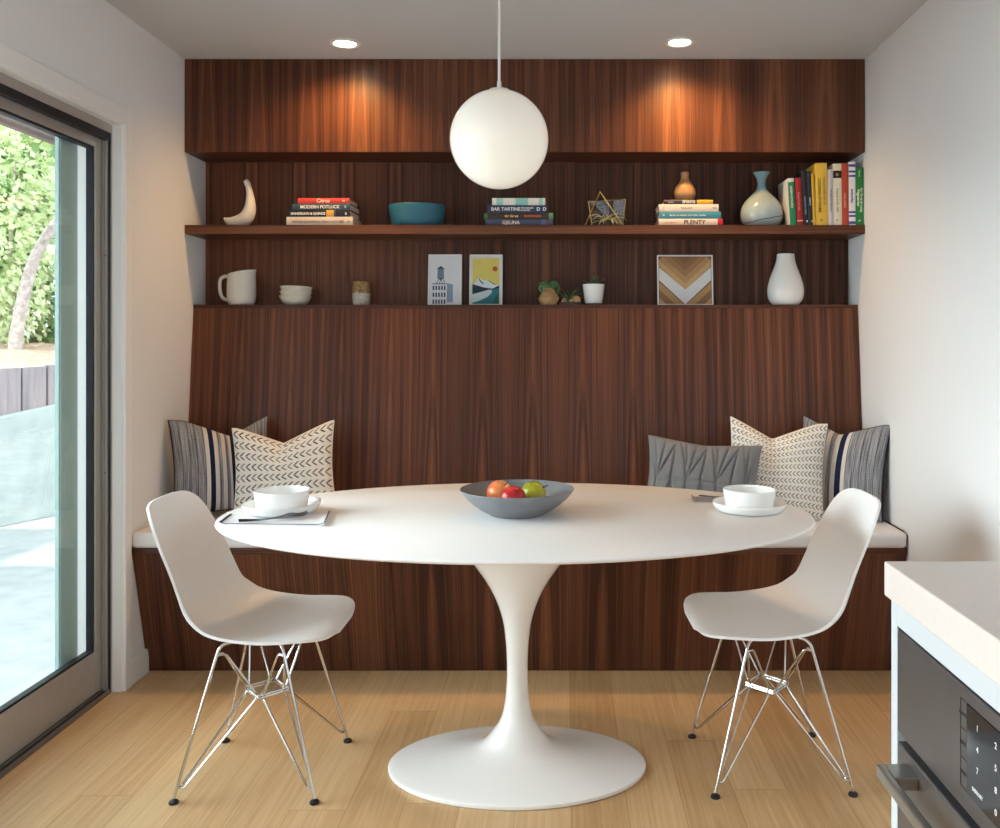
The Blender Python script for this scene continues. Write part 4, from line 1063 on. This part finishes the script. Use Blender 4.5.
for k, s in enumerate(('CLOCK', 'LOCK', 'OPEN')): text_into(m, s, .0066, .0, -.0027, .330+(2-k)*.0357-.009+.0, 'CENTER', Matrix.Translation((0,-.2225,0)) @ MY @ Matrix.Translation((0,0,0)))
m.build('lettering', M['glyph_grey'], ap, smooth=0)
for r, rowt in enumerate((('1','2','3','POWER'), ('4','5','6','TIMER'), ('7','8','9','START'), ('DEFROST','0','MELT','STOP'))):
    for c, q in enumerate(rowt):
        m = MB(); text_into(m, q, .0105 if len(q) == 1 else .0065, 0, -.0036, .390-r*.025, 'CENTER', Matrix.Translation((0, -.262-c*.045, 0)) @ MY)
        m.build('key_lettering', M['glyph'], cg, smooth=0)

# =================================================================== CAMERA, LIGHT
cam = bpy.data.cameras.new('camera'); co = bpy.data.objects.new('camera', cam); COL.objects.link(co)
co.location = (0, 0, CAM_Z); co.rotation_euler = (PI/2, 0, 0)
cam.sensor_fit = 'HORIZONTAL'; cam.sensor_width = 36; cam.lens = 36*.9
cam.shift_x = -.064; cam.shift_y = -.074
cam.clip_start = .05; cam.clip_end = 200
SC.camera = co

w = bpy.data.worlds.new('sky'); SC.world = w; w.use_nodes = True
nt = w.node_tree; bg = nt.nodes['Background']; bg.inputs[0].default_value = (.86,.93,1.0,1); bg.inputs[1].default_value = 2.0
def lamp(name, typ, loc, rot, energy, col=(1,1,1), **kw):
    l = bpy.data.lights.new(name, typ); l.energy = energy; l.color = col
    for k, v in kw.items(): setattr(l, k, v)
    o = bpy.data.objects.new(name, l); COL.objects.link(o); o.location = loc; o.rotation_euler = rot; return o
def portal(name, loc, rot, sx, sy):
    o = lamp(name, 'AREA', loc, rot, 1, shape='RECTANGLE', size=sx, size_y=sy); o.data.cycles.is_portal = True; return o
portal('daylight_door', (LX-.19, (DY0+DY1)/2, DZ/2), (0, -PI/2, 0), DZ, DY1-DY0)
portal('daylight_window', (.8, FY-.12, 1.475), (PI/2, 0, 0), 3.8, 1.45)
portal('daylight_side', (KX+.12, -1.0, 1.575), (0, PI/2, 0), 1.15, 3.8)
lamp('sun', 'SUN', (0,0,10), (math.radians(38), 0, math.radians(60)), 3.6, (1,.95,.86), angle=.03)
lamp('low_sky_fill', 'SUN', (-6,1,4), (0, math.radians(-80), 0), 7.6, (.94,.975,1), angle=math.radians(58))  # added wide sun lamp, stands for low sky light entering the door
for (x, y), tw in zip(DL, (7, -6)):
    o = lamp('downlight_beam', 'SPOT', (x, y, CZ-.012), (math.radians(10), math.radians(tw), 0), 31, (1,.57,.20), spot_size=math.radians(136), spot_blend=1.0, shadow_soft_size=.045)
    o.data.specular_factor = .3
for x, y in ((-.8,-.6),(.9,-.6),(2.2,-.6),(-.8,-2.2),(.9,-2.2)):
    lamp('kitchen_fill_spot', 'SPOT', (x, y, CZ-.012), (0,0,0), 15, (1,.82,.66), spot_size=math.radians(130), spot_blend=.6, shadow_soft_size=.06)  # unseen spots added behind the camera as warm fill

vs = SC.view_settings
SC.display_settings.display_device = 'sRGB'
vs.view_transform = 'Standard'; vs.look = 'None'; vs.gamma = 1; vs.exposure = 0.5; vs.use_curve_mapping = False
SC.cycles.use_denoising = True
SC.cycles.max_bounces = 12; SC.cycles.diffuse_bounces = 8; SC.cycles.transparent_max_bounces = 16
SC.cycles.sample_clamp_indirect = 8.0
